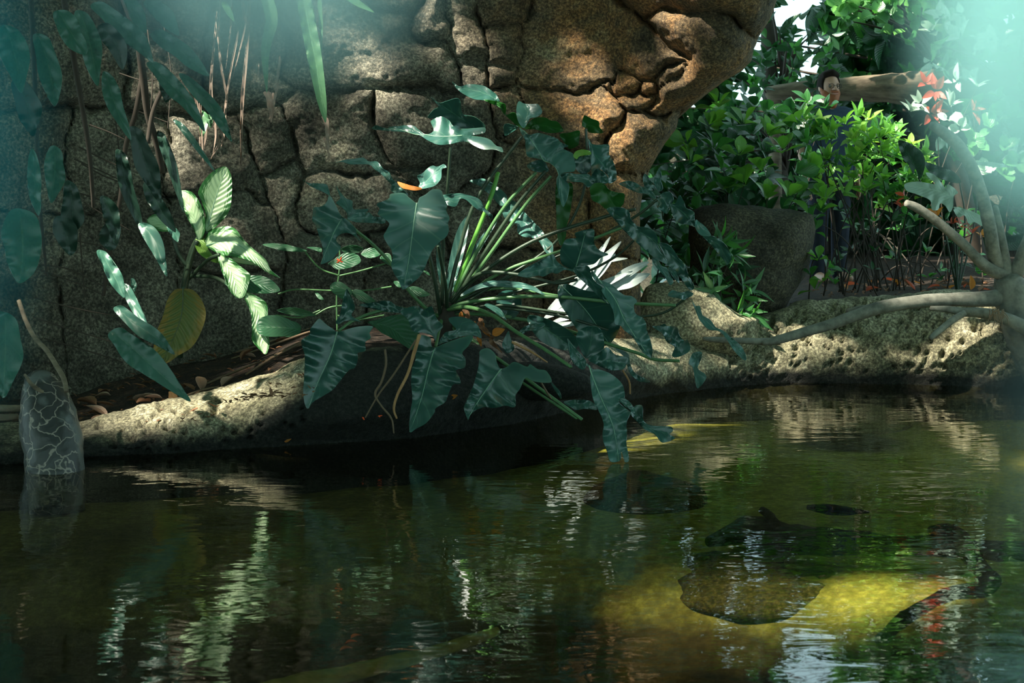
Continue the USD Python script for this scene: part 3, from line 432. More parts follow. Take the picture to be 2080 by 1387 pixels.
 ('philo_pale', 'z8', '1090,395 1140,440 1180,440 1270,470 1340,520 1385,580 1395,670 1350,690 1360,720 1420,770 1440,800 1410,880 1415,970 1410,1050 1430,1150 1425,1190 1395,1190 1370,1110 1360,1180 1280,1190 1250,1100 1225,1040 1215,960 1225,880 1180,770 1140,690 1120,570 1115,490 1130,450 1085,410', '1100,410 1190,640 1300,900 1350,1185', 8.98, .45, .1, .35, .03),
 ('philo', 'z8', '1345,690 1380,670 1440,710 1480,770 1470,800 1410,750', '1350,685 1475,790', 8.9, .8, 0, .5, .01),
 ('philo', 'z8', '1440,800 1480,740 1540,740 1545,840 1570,880 1650,900 1770,905 1785,940 1760,970 1805,1000 1740,1030 1690,1030 1640,970 1560,930 1500,870', '1470,790 1570,900 1800,990', 9.05, .5, .1, .3, .03),
 ('philo', 'z8', '1620,95 1660,90 1720,70 1740,90 1820,100 1840,160 1880,210 1905,200 1930,270 1900,310 1830,340 1780,330 1800,260 1740,220 1700,150', '1625,95 1760,150 1860,320', 10.0, .7, .1, .4, .03),
 ('philo_pale', 'z8', '1915,390 1950,310 2020,300 2020,350 1990,430 2050,480 2055,520 2000,590 1975,570 1950,430', '2000,305 1960,430 2000,585', 10.2, .5, 0, .3, .025),
 ('philo_pale', 'z6', '1270,870 1310,940 1360,950 1390,1040 1470,1090 1530,1170 1600,1200 1700,1280 1780,1350 1840,1450 1844,1517 1780,1480 1700,1390 1640,1290 1560,1210 1450,1190 1370,1110 1345,1060 1300,960', '1275,880 1360,1040 1530,1190 1700,1330 1840,1510', 9.9, .7, 0, .25, .02),
 ('philo_pale', 'z6', '1020,830 1060,780 1120,790 1180,800 1240,785 1290,810 1270,840 1220,860 1190,880 1130,860 1060,850', '1025,830 1150,820 1285,815', 10.0, 1.0, 0, .2, .03),
 ('philo_pale', 'z6', '855,430 910,450 960,520 1010,540 1040,600 1080,690 1040,720 1000,650 940,580 880,510', '860,440 970,570 1050,710', 9.95, .8, 0, .3, .02),
 ('philo', 'z6', '1025,535 1090,570 1130,630 1140,700 1120,690 1060,620', '1030,540 1100,630 1135,695', 10.0, .7, 0, .3, .01),
 ('philo', 'z8', '530,150 590,90 720,60 750,90 680,125 610,130 560,155', '745,80 640,105 535,150', 9.8, .8, 0, .2, .02),
 ('philo', 'z8', '1320,270 1420,310 1440,400 1480,470 1600,540 1520,540 1450,490 1420,430 1400,350', '1330,275 1430,430 1590,540', 9.6, .3, 0, .2, .02),
 ('philo', 'z8', '900,710 960,690 1080,690 1150,720 1170,770 1080,760 1000,770', '905,712 1030,725 1165,765', 9.9, .5, 0, .2, .02),
 ('philo', 'z8', '400,240 450,130 470,190 500,270 440,310', '445,300 455,140', 9.8, .2, 0, .3, .01),
 ('philo', 'px', '1140,575 1190,590 1240,600 1262,650 1235,700 1190,690 1160,650 1135,610', '1140,580 1190,630 1235,695', 10.15, -.3, 0, .3, .03),
 ('philo', 'px', '1075,640 1130,655 1175,690 1160,712 1110,700 1080,670', '1078,645 1165,708', 10.1, -.2, 0, .3, .02),
 ('philo', 'px', '1010,600 1040,590 1060,615 1045,645 1015,640', '1030,642 1045,595', 10.3, .3, 0, .3, .02),
]
for m, vw, o, md, Y, tl, rl, fd, rf in LEAVES: leaf(ph, 'leaf', m, vw, o, md, Y, tilt=tl, roll=rl, fold=fd, ruffle=rf)
PET = [  # petioles: pixel path from the crown to the blade, depth at the far end, radius in pixels, material
 ('910,612 927,533 968,405 1060,277', 10.3, 3.6, 'stem_dark'), ('925,592 960,495 998,397 1012,350', 10.35, 4.2, 'stem_lime'), ('922,602 975,500 1027,417 1089,350', 10.25, 3.4, 'stem_green'), ('926,606 990,505 1050,417 1108,348', 10.2, 3.6, 'stem_dark'), ('928,608 1000,510 1067,417 1119,358', 10.15, 3.4, 'stem_green'),
 ('918,615 968,563 1082,490 1236,438 1290,425', 10.0, 3.6, 'stem_dark'), ('930,610 1016,554 1093,525 1137,510 1265,462', 10.0, 3, 'stem_green'), ('915,612 958,566 990,553 1043,556 1093,567 1132,575 1172,568', 9.8, 3.2, 'stem_dark'), ('940,602 997,587 1040,586 1093,594 1141,602', 10.2, 2.6, 'stem_green'),
 ('900,632 940,616 1000,607 1074,602 1151,604 1228,612 1320,618 1372,620', 9.95, 3.4, 'stem_green'), ('905,630 949,624 997,639 1050,675 1107,710 1160,745', 9.3, 3.6, 'stem_green'), ('915,636 995,640 1095,655 1180,680 1240,700 1295,717 1330,730 1380,733', 10.1, 3.2, 'stem_green'), ('900,640 957,690 1027,740 1070,770 1182,852', 9.8, 3.4, 'stem_green'), ('905,645 950,700 1020,748 1062,778 1172,850', 9.85, 2.8, 'stem_green'),
 ('704,447 723,468 754,493 792,533 831,591 870,630 892,645', 10.3, 3.2, 'stem_green'), ('846,412 868,500 885,580 895,640', 10.3, 3.6, 'stem_dark'), ('890,500 905,580 908,630', 10.3, 3.4, 'stem_dark'), ('915,300 908,395 900,500 898,620', 10.3, 3, 'stem_dark'), ('688,672 720,650 770,632 820,628 890,640', 10.3, 3.2, 'stem_green'), ('885,704 892,670 898,645', 10.3, 3.2, 'stem_green'), ('1018,745 960,690 910,648', 10.3, 3, 'stem_green'),
 ('1190,262 1192,340 1175,420 1120,500 1000,580 920,630', 10.35, 2.6, 'stem_dark'), ('1335,405 1290,440 1180,500 1040,560 925,615', 10.3, 2.8, 'stem_dark'), ('1300,476 1252,520 1170,560 1020,600 920,632', 10.3, 2.4, 'stem_dark'), ('1402,600 1330,640 1180,640 1020,620 915,634', 10.3, 2.6, 'stem_dark'), ('1235,670 1130,640 1000,625 910,636', 10.3, 2.6, 'stem_dark')]
for s, Y, r, m in PET:
    pp = nums(s); first = np.hypot(*(pp[0] - [905, 640])) < np.hypot(*(pp[-1] - [905, 640]))
    v, f = pxtube(pp, (10.3, Y) if first else (Y - .35 if Y > 10.2 and pp[0][1] > 440 and pp[0][0] < 900 else 10.1, 10.3), (r * 1.25, r) if first else (r, r * 1.25), sides=8)
    obj('petiole', (v, f), m, ph, smooth=True)
for o, w, m, Y in (('910,605 925,530 940,470 952,435', 26, 'philo_pale', 10.4), ('935,600 985,578 1035,577 1080,585 1112,603', 13, 'philo_pale', 10.2), ('930,590 950,540 985,480 1010,450', 14, 'philo_pale', 10.45), ('905,600 895,540 890,480', 16, 'philo', 10.5), ('985,618 1010,630 1028,650', 12, 'philo', 10.1)):
    lance_leaf(ph, 'leaf', m, 'px', o, w, Y, lobes=.03, tilt=.3, fold=.3, ruffle=.006)
v, f = tube([CROWN + [0, 0, -.16], CROWN + [0.01, 0, -.05], CROWN + [0.02, 0, .06]], [.07, .06, .035], sides=12, rough=.4, seed=3); obj('stem', (v, f), 'root_dark', ph, smooth=True)
for q in range(9):
    a = lrng.uniform(925, 1060); b = lrng.uniform(628, 690)
    lance_leaf(ph, 'dry_sheath', 'litter_orange' if q % 2 else 'litter', 'px', f'{a},{b} {a + lrng.uniform(-8, 14)},{b + lrng.uniform(8, 16)} {a + lrng.uniform(-6, 22)},{b + lrng.uniform(20, 34)}', 9, 10.0, lobes=.2, seed=q, fold=.5)

# ---------------------------------------------------------------- variegated dumb cane
dc = thing('dumb_cane', 'dumb cane plant with broad cream and green variegated leaves against the rock wall', 'plant', P(365, 690, 10.3))
for o, md, Y, tl, rl, m in (
 ('1235,1380 1240,1290 1210,1200 1195,1160 1230,1090 1290,1030 1360,1005 1395,1060 1400,1150 1390,1250 1360,1310 1310,1360 1270,1400', '1245,1395 1300,1200 1365,1010', 10.1, .25, .2, 'dumb_cane'),
 ('1170,1387 1120,1290 1095,1200 1095,1150 1160,1160 1210,1230 1235,1310 1235,1400 1200,1450', '1205,1440 1170,1300 1105,1155', 10.05, .3, -.2, 'dumb_cane'),
 ('890,1320 940,1290 1000,1310 1040,1387 960,1395 900,1360', '1035,1380 960,1340 895,1325', 10.2, .6, 0, 'dumb_cane')):
    leaf(dc, 'leaf', m, 'o1', o, md, Y, tilt=tl, roll=rl, fold=.25, ruffle=.012)
for o, md, Y, tl, rl, m in (
 ('1160,100 1170,40 1250,0 1320,10 1370,70 1430,130 1500,190 1530,250 1580,290 1500,255 1420,200 1340,175 1250,160 1190,130', '1165,105 1300,85 1450,180 1580,290', 9.95, .7, 0, 'dumb_cane'),
 ('1230,160 1300,180 1360,230 1410,270 1400,330 1380,390 1345,405 1300,370 1270,300 1240,220', '1235,165 1310,270 1345,400', 9.85, .5, 0, 'dumb_cane'),
 ('1370,375 1440,390 1500,430 1510,500 1500,580 1520,650 1500,720 1460,690 1420,640 1420,560 1410,480', '1385,380 1460,500 1490,710', 9.75, .4, 0, 'dumb_cane'),
 ('1300,180 1340,165 1420,195 1470,220 1400,215 1330,205', '1305,183 1460,217', 10.05, -.3, 0, 'dumb_cane'),
 ('1110,60 1150,60 1180,140 1240,200 1200,200 1130,160 1100,110', '1110,70 1150,130 1230,195', 10.1, .3, 0, 'bush_lime'),
 ('1030,350 1090,360 1140,420 1160,500 1130,600 1080,680 1000,730 940,770 890,760 865,710 880,600 920,500 940,420 980,360', '1035,355 1015,530 920,755', 9.75, .15, .1, 'yellow_leaf')):
    leaf(dc, 'leaf' if m != 'yellow_leaf' else 'leaf', m, 'o4', o, md, Y, tilt=tl, roll=rl, fold=.25, ruffle=.012)
for s, Y, r, m in (('365,725 370,640 378,560 395,500 418,470', (10.35, 10.1), 7, 'stem_dark'), ('375,600 385,540 400,490', (10.2, 10.1), 5, 'stem_dark'), ('380,570 420,530 445,517', (10.2, 9.9), 4, 'stem_dark'), ('372,586 378,560 385,530', (9.8, 10.2), 4, 'stem_dark'), ('385,560 440,565 490,597', (10.2, 9.8), 4, 'stem_dark'), ('380,540 360,510 350,470', (10.2, 10.2), 4, 'stem_dark')):
    v, f = pxtube(nums(s), Y, r, sides=8); obj('stalk', (v, f), m, dc, smooth=True)

# ---------------------------------------------------------------- the climber that hangs into the frame on the left, and the dry and green straps beside it
hc = thing('hanging_climber', 'dark climbing vine with long drooping green leaves down the left of the wall', 'vine', P(250, 0, 9.6))
HL = [('o1', '560,20 720,140 830,250 925,375', 125, 8.6, 'climber'), ('o1', '900,370 1020,500 1120,600 1235,795', 105, 8.9, 'climber'), ('o1', '880,0 980,80 1080,215', 110, 8.4, 'climber'), ('o1', '920,190 1080,300 1260,460', 110, 8.7, 'climber'), ('o1', '1090,440 1280,650 1400,855', 82, 9.2, 'climber'),
      ('o1', '640,430 690,620 790,845', 100, 8.8, 'climber'), ('o1', '800,760 880,980 970,1225', 125, 9.0, 'climber_dark'), ('o1', '1050,720 1150,830 1300,1040', 40, 9.6, 'climber'), ('o1', '720,900 760,1100 860,1400', 90, 9.3, 'climber_dark'), ('o1', '960,790 1020,950 1110,1285', 65, 9.7, 'climber_dark'), ('o1', '880,1100 960,1250 1060,1400', 90, 9.2, 'climber_dark'),
      ('o1', '480,60 540,250 590,520', 130, 8.2, 'climber'), ('o1', '350,60 430,200 520,330', 140, 8.0, 'climber'), ('o1', '200,900 210,1150 235,1300', 80, 8.0, 'climber'), ('o1', '330,880 330,1050 310,1225', 125, 8.1, 'climber'), ('o1', '620,1180 680,1320 690,1470', 95, 9.3, 'climber_dark'), ('o1', '420,1090 440,1300 430,1420', 130, 8.6, 'climber_dark'), ('o1', '600,150 700,260 740,420', 120, 8.5, 'climber_dark'), ('o1', '760,-20 830,90 880,200', 90, 8.6, 'climber'), ('o1', '960,380 1010,520 1000,620', 90, 9.2, 'climber_dark'), ('o1', '100,480 170,640 200,820', 150, 7.9, 'climber_dark'), ('o1', '30,150 90,330 130,560', 170, 7.8, 'climber'), ('o1', '230,200 300,420 330,640', 140, 8.0, 'climber'),
      ('o4', '790,-20 870,80 940,282', 85, 9.2, 'climber'), ('o4', '560,130 640,270 700,402', 80, 9.1, 'climber'), ('o4', '700,320 760,450 830,560', 62, 9.3, 'climber'), ('o4', '650,450 760,545 870,620 985,720', 88, 9.0, 'climber'), ('o4', '625,590 740,680 870,800 1075,985', 150, 8.8, 'climber'), ('o4', '330,-60 380,60 400,165', 130, 8.6, 'climber_dark'), ('o4', '950,-10 985,40 1003,88', 50, 9.4, 'climber'), ('o4', '30,480 30,700 20,965', 190, 7.7, 'climber'), ('o4', '110,-100 130,120 110,320', 230, 7.6, 'climber'), ('o4', '590,120 620,60 640,-80', 120, 9.4, 'climber_dark'), ('o4', '745,290 755,330 760,368', 30, 9.4, 'climber')]
for i, (vw, md, w, Y, m) in enumerate(HL): lance_leaf(hc, 'leaf', m, vw, md, w, Y, lobes=.14, seed=i, tilt=.35 if m == 'climber' else -.15, roll=lrng.uniform(-.3, .3), fold=.35, ruffle=.012)
for s, Y, r, m in (('230,-60 275,60 290,150 300,230 318,290 330,350', (9.4, 9.8), (9, 6), 'root_dark'), ('290,150 275,230 255,300 245,400 225,500 210,600', (9.7, 9.9), (6, 4), 'root_dark'), ('330,180 310,230 300,290', 9.6, 5, 'root_dark'), ('120,-60 150,120 180,300 190,420', (8.6, 9.0), (7, 4), 'root_dark'), ('60,-60 70,150 80,400 95,560', (8.2, 8.6), (6, 3), 'root_dark')):
    v, f = pxtube(nums(s), Y, r, sides=8); obj('vine_stem', (v, f), m, hc, smooth=True)
for s in ('180,255 220,270 255,287', '160,300 210,325 255,345', '150,325 205,350 252,372', '165,330 210,355 250,370', '130,385 190,400 250,430', '170,415 210,440 260,470', '80,540 140,550 210,585', '80,550 150,575 205,600', '90,470 160,490 215,500', '60,600 160,625 240,640', '65,645 140,670 232,698', '90,690 160,710 225,730 250,739', '230,230 240,330 235,420', '300,60 310,150 305,240', '262,220 300,235 340,250', '240,150 290,165 330,160', '160,470 165,540 170,600', '330,50 345,150 338,260'):
    v, f = pxtube(nums(s) + lrng.uniform(-3, 3, (1, 2)), lrng.uniform(9.6, 10.3), (1.6, 1.1), sides=6); obj('aerial_root', (v, f), 'root_dark', hc, smooth=True)
sp = thing('dry_strap_plant', 'clump of long dry pinkish brown dead leaf straps hanging by the wall', 'plant', P(440, -20, 9.9))
for i, (md, w) in enumerate((('1310,70 1290,300 1275,560 1300,800 1280,950', 24), ('1515,-60 1480,400 1460,700 1452,1030', 30), ('1440,190 1370,560 1350,800 1335,885', 24), ('1330,-40 1320,300 1350,500 1370,600', 14), ('1300,100 1340,420 1370,560', 12), ('1160,520 1200,700 1210,1000', 18), ('1180,600 1240,760 1230,900', 26), ('1400,-40 1390,200 1360,420', 12), ('1205,560 1215,760 1225,980', 16), ('1500,-40 1480,160 1400,480', 14), ('1560,380 1560,430 1545,490', 14), ('1290,760 1320,860 1270,960', 22), ('1450,-40 1470,60 1490,150', 34))):
    lance_leaf(sp, 'dry_leaf', 'strap_dry', 'o1', md, w * .72, 9.9 + .05 * (i % 4), lobes=.35, seed=i, tilt=0.05, roll=lrng.uniform(-.4, .4), fold=.6, ruffle=.008, step=4)
for md, w in (('1225,670 1230,740 1215,830', 60), ('1255,690 1265,730 1270,770', 40)): lance_leaf(sp, 'leaf', 'strap_green', 'o1', md, w, 9.95, lobes=.1, seed=5, step=4)
sg = thing('green_strap_plant', 'long flat pale green leaf straps with withered tips hanging from above the wall', 'plant', P(600, -20, 9.7))
for i, (md, w, m, b) in enumerate((('1590,-200 1610,-20 1640,120 1600,300 1610,560', 78, 'strap_green', .2), ('1800,-160 1850,100 1900,350 1940,600 1965,740', 92, 'strap_green', .3), ('1920,-80 1935,120 1940,320', 26, 'strap_green', .3), ('1690,340 1670,520 1650,640', 18, 'strap_dry', .2), ('1345,10 1380,70 1413,130', 40, 'strap_green', .2), ('2080,-30 2160,20 2258,75', 42, 'strap_green', .3), ('1608,550 1635,640 1635,740', 44, 'strap_dry', .5), ('1650,560 1645,650 1625,720', 20, 'strap_dry', .4), ('1960,700 1975,800 1985,910', 30, 'strap_dry', .6), ('1955,830 1970,880 1990,960', 12, 'strap_dry', .5), ('1560,-60 1600,-10 1650,60', 46, 'strap_green', .3))):
    lance_leaf(sg, 'leaf' if m == 'strap_green' else 'withered_tip', m, 'o1', md, w, 9.5 + .04 * i, lobes=.03 if m == 'strap_green' else .3, seed=i, base=b * 2, tilt=0.12, roll=.2, fold=.35, ruffle=.005, step=5)

# ---------------------------------------------------------------- creeping plant with oval leaves and small red flowers
cp = thing('flowering_creeper', 'low creeper with oval green leaves and tiny red flowers beside the philodendron', 'plant', P(680, 660, 10.4))
for vw, o, md, Y, tl in (('o4', '1265,320 1310,285 1400,275 1500,285 1560,330 1575,365 1500,378 1400,372 1310,350', '1270,322 1420,320 1573,362', 9.9, .8), ('o4', '1445,560 1470,515 1550,500 1640,530 1695,580 1670,610 1590,620 1500,620 1455,600', '1690,580 1580,570 1448,570', 9.7, .7), ('o4', '1480,103 1560,95 1650,110 1730,138 1650,142 1560,130', '1482,103 1600,118 1728,136', 10.4, .7), ('o4', '1560,470 1640,455 1720,470 1780,500 1690,505 1610,492', '1775,498 1560,470', 9.9, -.3),
    ('z4', '345,910 430,850 520,800 600,800 670,830 690,890 640,930 560,960 440,975 390,940', '345,912 520,880 685,880', 10.3, .6), ('z4', '690,810 760,750 860,750 900,790 880,830 780,855', '695,812 790,800 895,800', 10.35, .6), ('z4', '365,1150 400,1110 480,1105 560,1160 600,1200 580,1260 520,1300 440,1250 380,1200', '590,1210 480,1170 370,1140', 10.2, .8), ('z4', '590,1220 640,1180 720,1210 800,1270 850,1320 760,1330 660,1290', '595,1220 720,1260 845,1318', 10.2, .7), ('z4', '1190,1170 1260,1150 1340,1180 1420,1240 1330,1265 1240,1240', '1195,1170 1310,1210 1415,1240', 10.35, .7), ('z4', '890,850 960,800 1010,830 1010,930 940,900', '1005,925 950,850', 10.4, .5), ('z4', '120,740 200,735 275,750 270,790 200,770', '125,742 270,775', 10.45, .7), ('z4', '480,760 560,720 650,720 720,760 640,800 540,800', '485,765 715,765', 10.4, -.3), ('z4', '200,1200 250,1230 300,1290 240,1280', '205,1205 295,1288', 10.4, .5), ('z4', '1030,1100 1100,1100 1130,1150 1080,1160', '1035,1105 1125,1155', 10.4, .5), ('z4', '1340,980 1400,1000 1420,1040 1370,1010', '1345,983 1418,1037', 10.4, .4), ('z7', '-60,240 60,240 130,270 145,320 100,370 0,390 -40,330', '140,310 40,320 -55,280', 10.0, .7)):
    leaf(cp, 'leaf', 'creeper', vw, o, md, Y, tilt=tl, fold=.3, ruffle=.006, step=5)
for s in ('685,670 684,600 690,540 690,500', '690,560 650,545 620,512', '690,560 740,548 800,530', '565,597 600,588 670,590 740,590 795,582', '640,640 668,625 700,620', '684,640 720,650 780,640', '560,640 610,645 650,630'):
    v, f = pxtube(nums(s), 10.4, 1.8, sides=6); obj('stem', (v, f), 'stem_green', cp, smooth=True)
def flower(parent, c, r, seed):
    q = np.random.default_rng(seed); parts = []
    for k in range(6):
        d = q.normal(size=3); d /= np.linalg.norm(d); parts.append(tube([c, c + d * r * .6, c + d * r + [0, 0, r * .2]], [r * .14, r * .24, r * .1], sides=5))
    obj('flower', join(parts), 'flower_red', parent, smooth=True, label='small red flower')
flower(cp, P(690, 530, 10.15), .022, 1); flower(cp, P(739, 850, 9.22), .012, 2); flower(cp, P(772, 844, 9.25), .012, 3)

# silver straps of a dead agave-like plant in the sun
sv = thing('silver_strap_plant', 'bleached silvery white strap-leaved plant catching sunlight behind the philodendron', 'plant', P(1130, 630, 11.05))
for i, (md, w) in enumerate((('1110,640 1150,600 1195,550 1240,480', 24), ('1115,632 1170,590 1215,540 1262,490', 26), ('1150,605 1210,560 1250,515', 18), ('1105,645 1160,620 1215,597', 16), ('1165,600 1230,575 1285,550', 15), ('1150,612 1200,600 1240,594', 16), ('1240,585 1280,571 1320,556', 26), ('1240,575 1280,550 1318,532', 20), ('1120,655 1170,640 1215,628', 11), ('1100,665 1140,660 1190,655', 12), ('1190,545 1225,530 1275,525', 12))):
    lance_leaf(sv, 'leaf', 'silver', 'px', md, w, 10.95 + .02 * i, lobes=.04, seed=i, tilt=.5, fold=.4, ruffle=.004, step=5)
# ---------------------------------------------------------------- shrubs and trees of many small leaves
def blade(L=1.0, W=0.5, shape='ovate', fold=0.25, curl=0.25, n=7):
    """a small curved, folded leaf along +x, upper side +z; returns vertices, faces, UV"""
    t = np.linspace(0, 1, n)
    w = {'ovate': np.sin(np.pi * t ** 0.8) ** 0.85, 'obovate': np.sin(np.pi * t ** 1.5) ** 0.8, 'round': np.sqrt(np.clip(1 - (2 * t - 1) ** 2, 0, 1)), 'lance': np.sin(np.pi * t ** 0.75) ** 1.2}[shape] * W / 2
    w = np.maximum(w, 0.012 * L); v, uv = [], []
    for k in range(n):
        x, z = L * t[k] * (1 - .12 * curl * t[k]), -curl * L * t[k] ** 2 * 0.6
        for s in (-1, 0, 1): v.append((x, s * w[k], z + abs(s) * w[k] * fold * 2)); uv.append((s, L * t[k]))
    return np.array(v), grid_faces(n, 3), np.array(uv)
def frame(d, up=(0, 0, 1)):
    d = np.asarray(d, float); d = d / np.linalg.norm(d); y = np.cross(up, d)
    if np.linalg.norm(y) < 1e-4: y = np.cross([1, 0, 0], d)
    y /= np.linalg.norm(y); return np.stack([d, y, np.cross(d, y)], 1)
def put(b, at, d, up=(0, 0, 1), s=1.0):
    return b[0] * s @ frame(d, up).T + at, b[1], b[2]
def unit(v): v = np.asarray(v, float); return v / np.linalg.norm(v)
def rosette(r, tip, axis, n, L, W, shape, spread=(35, 85), fold=.25):
    A = frame(axis); out = []; a0 = r.uniform(0, 6.28)
    for k in range(n):
        az = a0 + k * 2.4 + r.uniform(-.3, .3); el = np.radians(r.uniform(*spread) * (0.35 + .65 * (k + 1) / n)); l = L * r.uniform(.65, 1.1)
        d = A @ np.array([np.cos(el), np.sin(el) * np.cos(az), np.sin(el) * np.sin(az)])
        d = unit(d + [0, 0, -.08])
        out.append(put(blade(l, l * W * r.uniform(.85, 1.1), shape, fold * r.uniform(.5, 1.4), r.uniform(.05, .5)), tip + d * l * .12 - unit(axis) * l * .03 * k, d, up=unit(axis)))
    return out
def shrub(name, label, tips, base, L, W, shape, mats, seed, n=(4, 7), group=None, cat='shrub', limit=290, lean=(0, -.35, .9), spread=(35, 85), stem='root_dark', stem_r=.0035, twigs=True):
    """tips: 3D points where leaf rosettes sit; every leaf a part, past the limit one part of foliage"""
    r = np.random.default_rng(seed); o = thing(name, label, cat, base, group); leaves, tw = [], []
    for tp in tips:
        ax = unit(np.array(lean) + r.normal(0, .35, 3)); m = mats[r.integers(len(mats))]
        leaves += [(m, lf) for lf in rosette(r, tp, ax, r.integers(*n), L, W, shape, spread)]
        if twigs and r.random() < .22:
            b = np.asarray(base) + r.normal(0, .22, 3) * [1, .5, 0]; mid = (tp + b) / 2 + [0, .05, .12]
            tw.append(tube([b + [0, 0, -.08], mid, tp], [stem_r * 2, stem_r * 1.3, stem_r * .6], sides=5))
    if tw:
        for t_ in tw[:40]: obj('twig', t_, stem, o, smooth=True)
        if len(tw) > 40: obj('twigs', join(tw[40:]), stem, o, smooth=True, kind='stuff')
    order = sorted(range(len(leaves)), key=lambda i: leaves[i][1][0][:, 1].mean())
    for i in order[:limit]:
        m, lf = leaves[i]; obj('leaf', lf[:2], m, o, smooth=True, uv=lf[2])
    rest = {}
    for i in order[limit:]: rest.setdefault(leaves[i][0], []).append(leaves[i][1])
    for m, ls in rest.items():
        j = join(ls); obj('foliage', j[:2], m, o, smooth=True, uv=j[2], kind='stuff')
    return o
def cloud(seed, n, box, Y, keep=None):
    """n points in a pixel region (x0, y0, x1, y1) over a depth range"""
    r = np.random.default_rng(seed); out = []
    while len(out) < n:
        x, y = r.uniform(box[0], box[2]), r.uniform(box[1], box[3])
        if keep is None or keep(x, y): out.append(P(x, y, r.uniform(*Y)))
    return out
def at(px, Y): # a foot on the soil at depth Y
    x = (px - HX) / F * Y; return np.array([x, Y, soil_z(x, Y) - .01])
def inside(*pts):
    pg = Polygon(pts); shapely.prepare(pg); return lambda x, y: pg.contains(Point(x, y))

# dark boulder under the bushes
def boulder(name, label, outline, Y, depth, m, seed, cat='boulder', amp=.05):
    pg = Polygon(spline(outline, 6, closed=True)); c = pg.centroid
    s = trimesh.creation.icosphere(5); v = np.array(s.vertices); ang = np.arctan2(-v[:, 2], v[:, 0])
    th = np.linspace(-np.pi, np.pi, 181); rad = []
    for a in th:
        ray = LineString([(c.x, c.y), (c.x + 2000 * np.cos(a), c.y + 2000 * np.sin(a))]); rad.append(ray.intersection(pg).length)
    R = np.interp(ang, th, rad); h = np.sqrt(v[:, 0] ** 2 + v[:, 2] ** 2)
    p = P(c.x + R * h * np.cos(ang), c.y + R * h * np.sin(ang), Y + np.sign(v[:, 1]) * np.abs(v[:, 1]) ** .8 * depth)
    p += (meshkit.fbm(p * 4, 4, seed)[:, None] - .5) * amp * 2 * v
    return tag(obj(name, (p, s.faces), m, smooth=True), label, cat)
boulder('boulder', 'dark brown boulder below the bright bush, right of the rock wall', [(1405, 470), (1412, 428), (1500, 415), (1600, 428), (1652, 440), (1650, 500), (1630, 560), (1600, 620), (1560, 660), (1470, 670), (1410, 640)], 12.75, .45, 'dark_boulder', 5)
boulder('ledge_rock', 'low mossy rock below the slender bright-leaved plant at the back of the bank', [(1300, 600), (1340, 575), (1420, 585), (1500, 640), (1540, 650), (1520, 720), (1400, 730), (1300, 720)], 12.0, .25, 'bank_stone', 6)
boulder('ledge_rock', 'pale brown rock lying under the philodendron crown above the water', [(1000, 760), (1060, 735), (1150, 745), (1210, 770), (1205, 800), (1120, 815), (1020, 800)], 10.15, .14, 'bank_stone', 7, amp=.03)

BR = (1500, 1560)
tips = [P(x, y, 12.75 + d) for x, y, d in ((1458, 215, 0), (1510, 250, .1), (1557, 272, 0), (1582, 255, .2), (1450, 300, .1), (1545, 345, 0), (1512, 372, -.1), (1556, 402, -.1), (1480, 392, 0), (1590, 305, .1), (1622, 245, .1), (1640, 292, .2), (1612, 352, 0), (1405, 330, .3), (1420, 392, .2), (1675, 402, -.1), (1600, 400, -.1), (1500, 315, .1), (1560, 225, .3), (1645, 350, .1), (1470, 345, .1), (1395, 290, .5), (1440, 255, .3))]
shrub('round_leaf_bush', 'bright green bush with broad rounded leaves beside the overhanging rock', tips, at(1530, 13.1), .165, .62, 'obovate', ['bush_bright', 'bush_bright', 'bush_mid'], 31, n=(5, 8))
dk = cloud(410, 26, (1290, 340, 1420, 600), (13.2, 14.0)) + cloud(41, 56, (1330, 200, 1680, 450), (13.1, 13.7), inside((1340, 440), (1340, 330), (1400, 230), (1480, 190), (1680, 190), (1680, 450)))
shrub('round_leaf_bush', 'dark shaded bush filling the gap behind the bright rounded leaves', dk, at(1500, 13.5), .15, .55, 'ovate', ['bush_dark', 'bush_mid', 'bush_dark'], 32, n=(4, 7))
lm = cloud(42, 100, (1640, 215, 1900, 430), (12.9, 13.8), inside((1640, 262), (1700, 250), (1750, 228), (1820, 260), (1870, 300), (1900, 340), (1880, 400), (1800, 420), (1700, 400), (1645, 360)))
lm += [P(x, y, 13.2) for x, y in ((1636, 246), (1662, 256), (1690, 262), (1716, 252), (1742, 236), (1764, 244), (1785, 256), (1810, 270), (1700, 280), (1650, 280))]
shrub('lime_bush', 'sunlit lime green bush with pointed leaves in front of the man', lm, at(1760, 13.6), .125, .42, 'ovate', ['bush_lime', 'bush_bright', 'bush_mid', 'bush_bright'], 33, n=(5, 8), limit=300)
for x, y, Yq, k in ((1655, 235, 13.3, 3), (1640, 215, 13.35, 2)): pass
sd = [P(x, y, 12.6) for x, y in ((1662, 528), (1648, 560), (1672, 572), (1695, 578), (1655, 590), (1680, 545))]
shrub('seedling', 'small bright seedling with oval leaves on the soil right of the boulder', sd, at(1672, 12.75), .115, .62, 'obovate', ['bush_bright', 'bush_bright', 'bush_mid'], 34, n=(3, 6), cat='plant')
sd = [P(x, y, 12.7) for x, y in ((1650, 445), (1655, 470), (1668, 425))]
shrub('trailing_shrub', 'leafy shoot trailing down over the right edge of the boulder', sd, at(1690, 13.0), .12, .62, 'obovate', ['bush_mid', 'bush_bright'], 35, n=(3, 5), cat='plant')
sl = cloud(43, 30, (1390, 480, 1530, 660), (11.85, 12.3), inside((1400, 500), (1470, 480), (1530, 560), (1535, 640), (1470, 660), (1410, 600)))
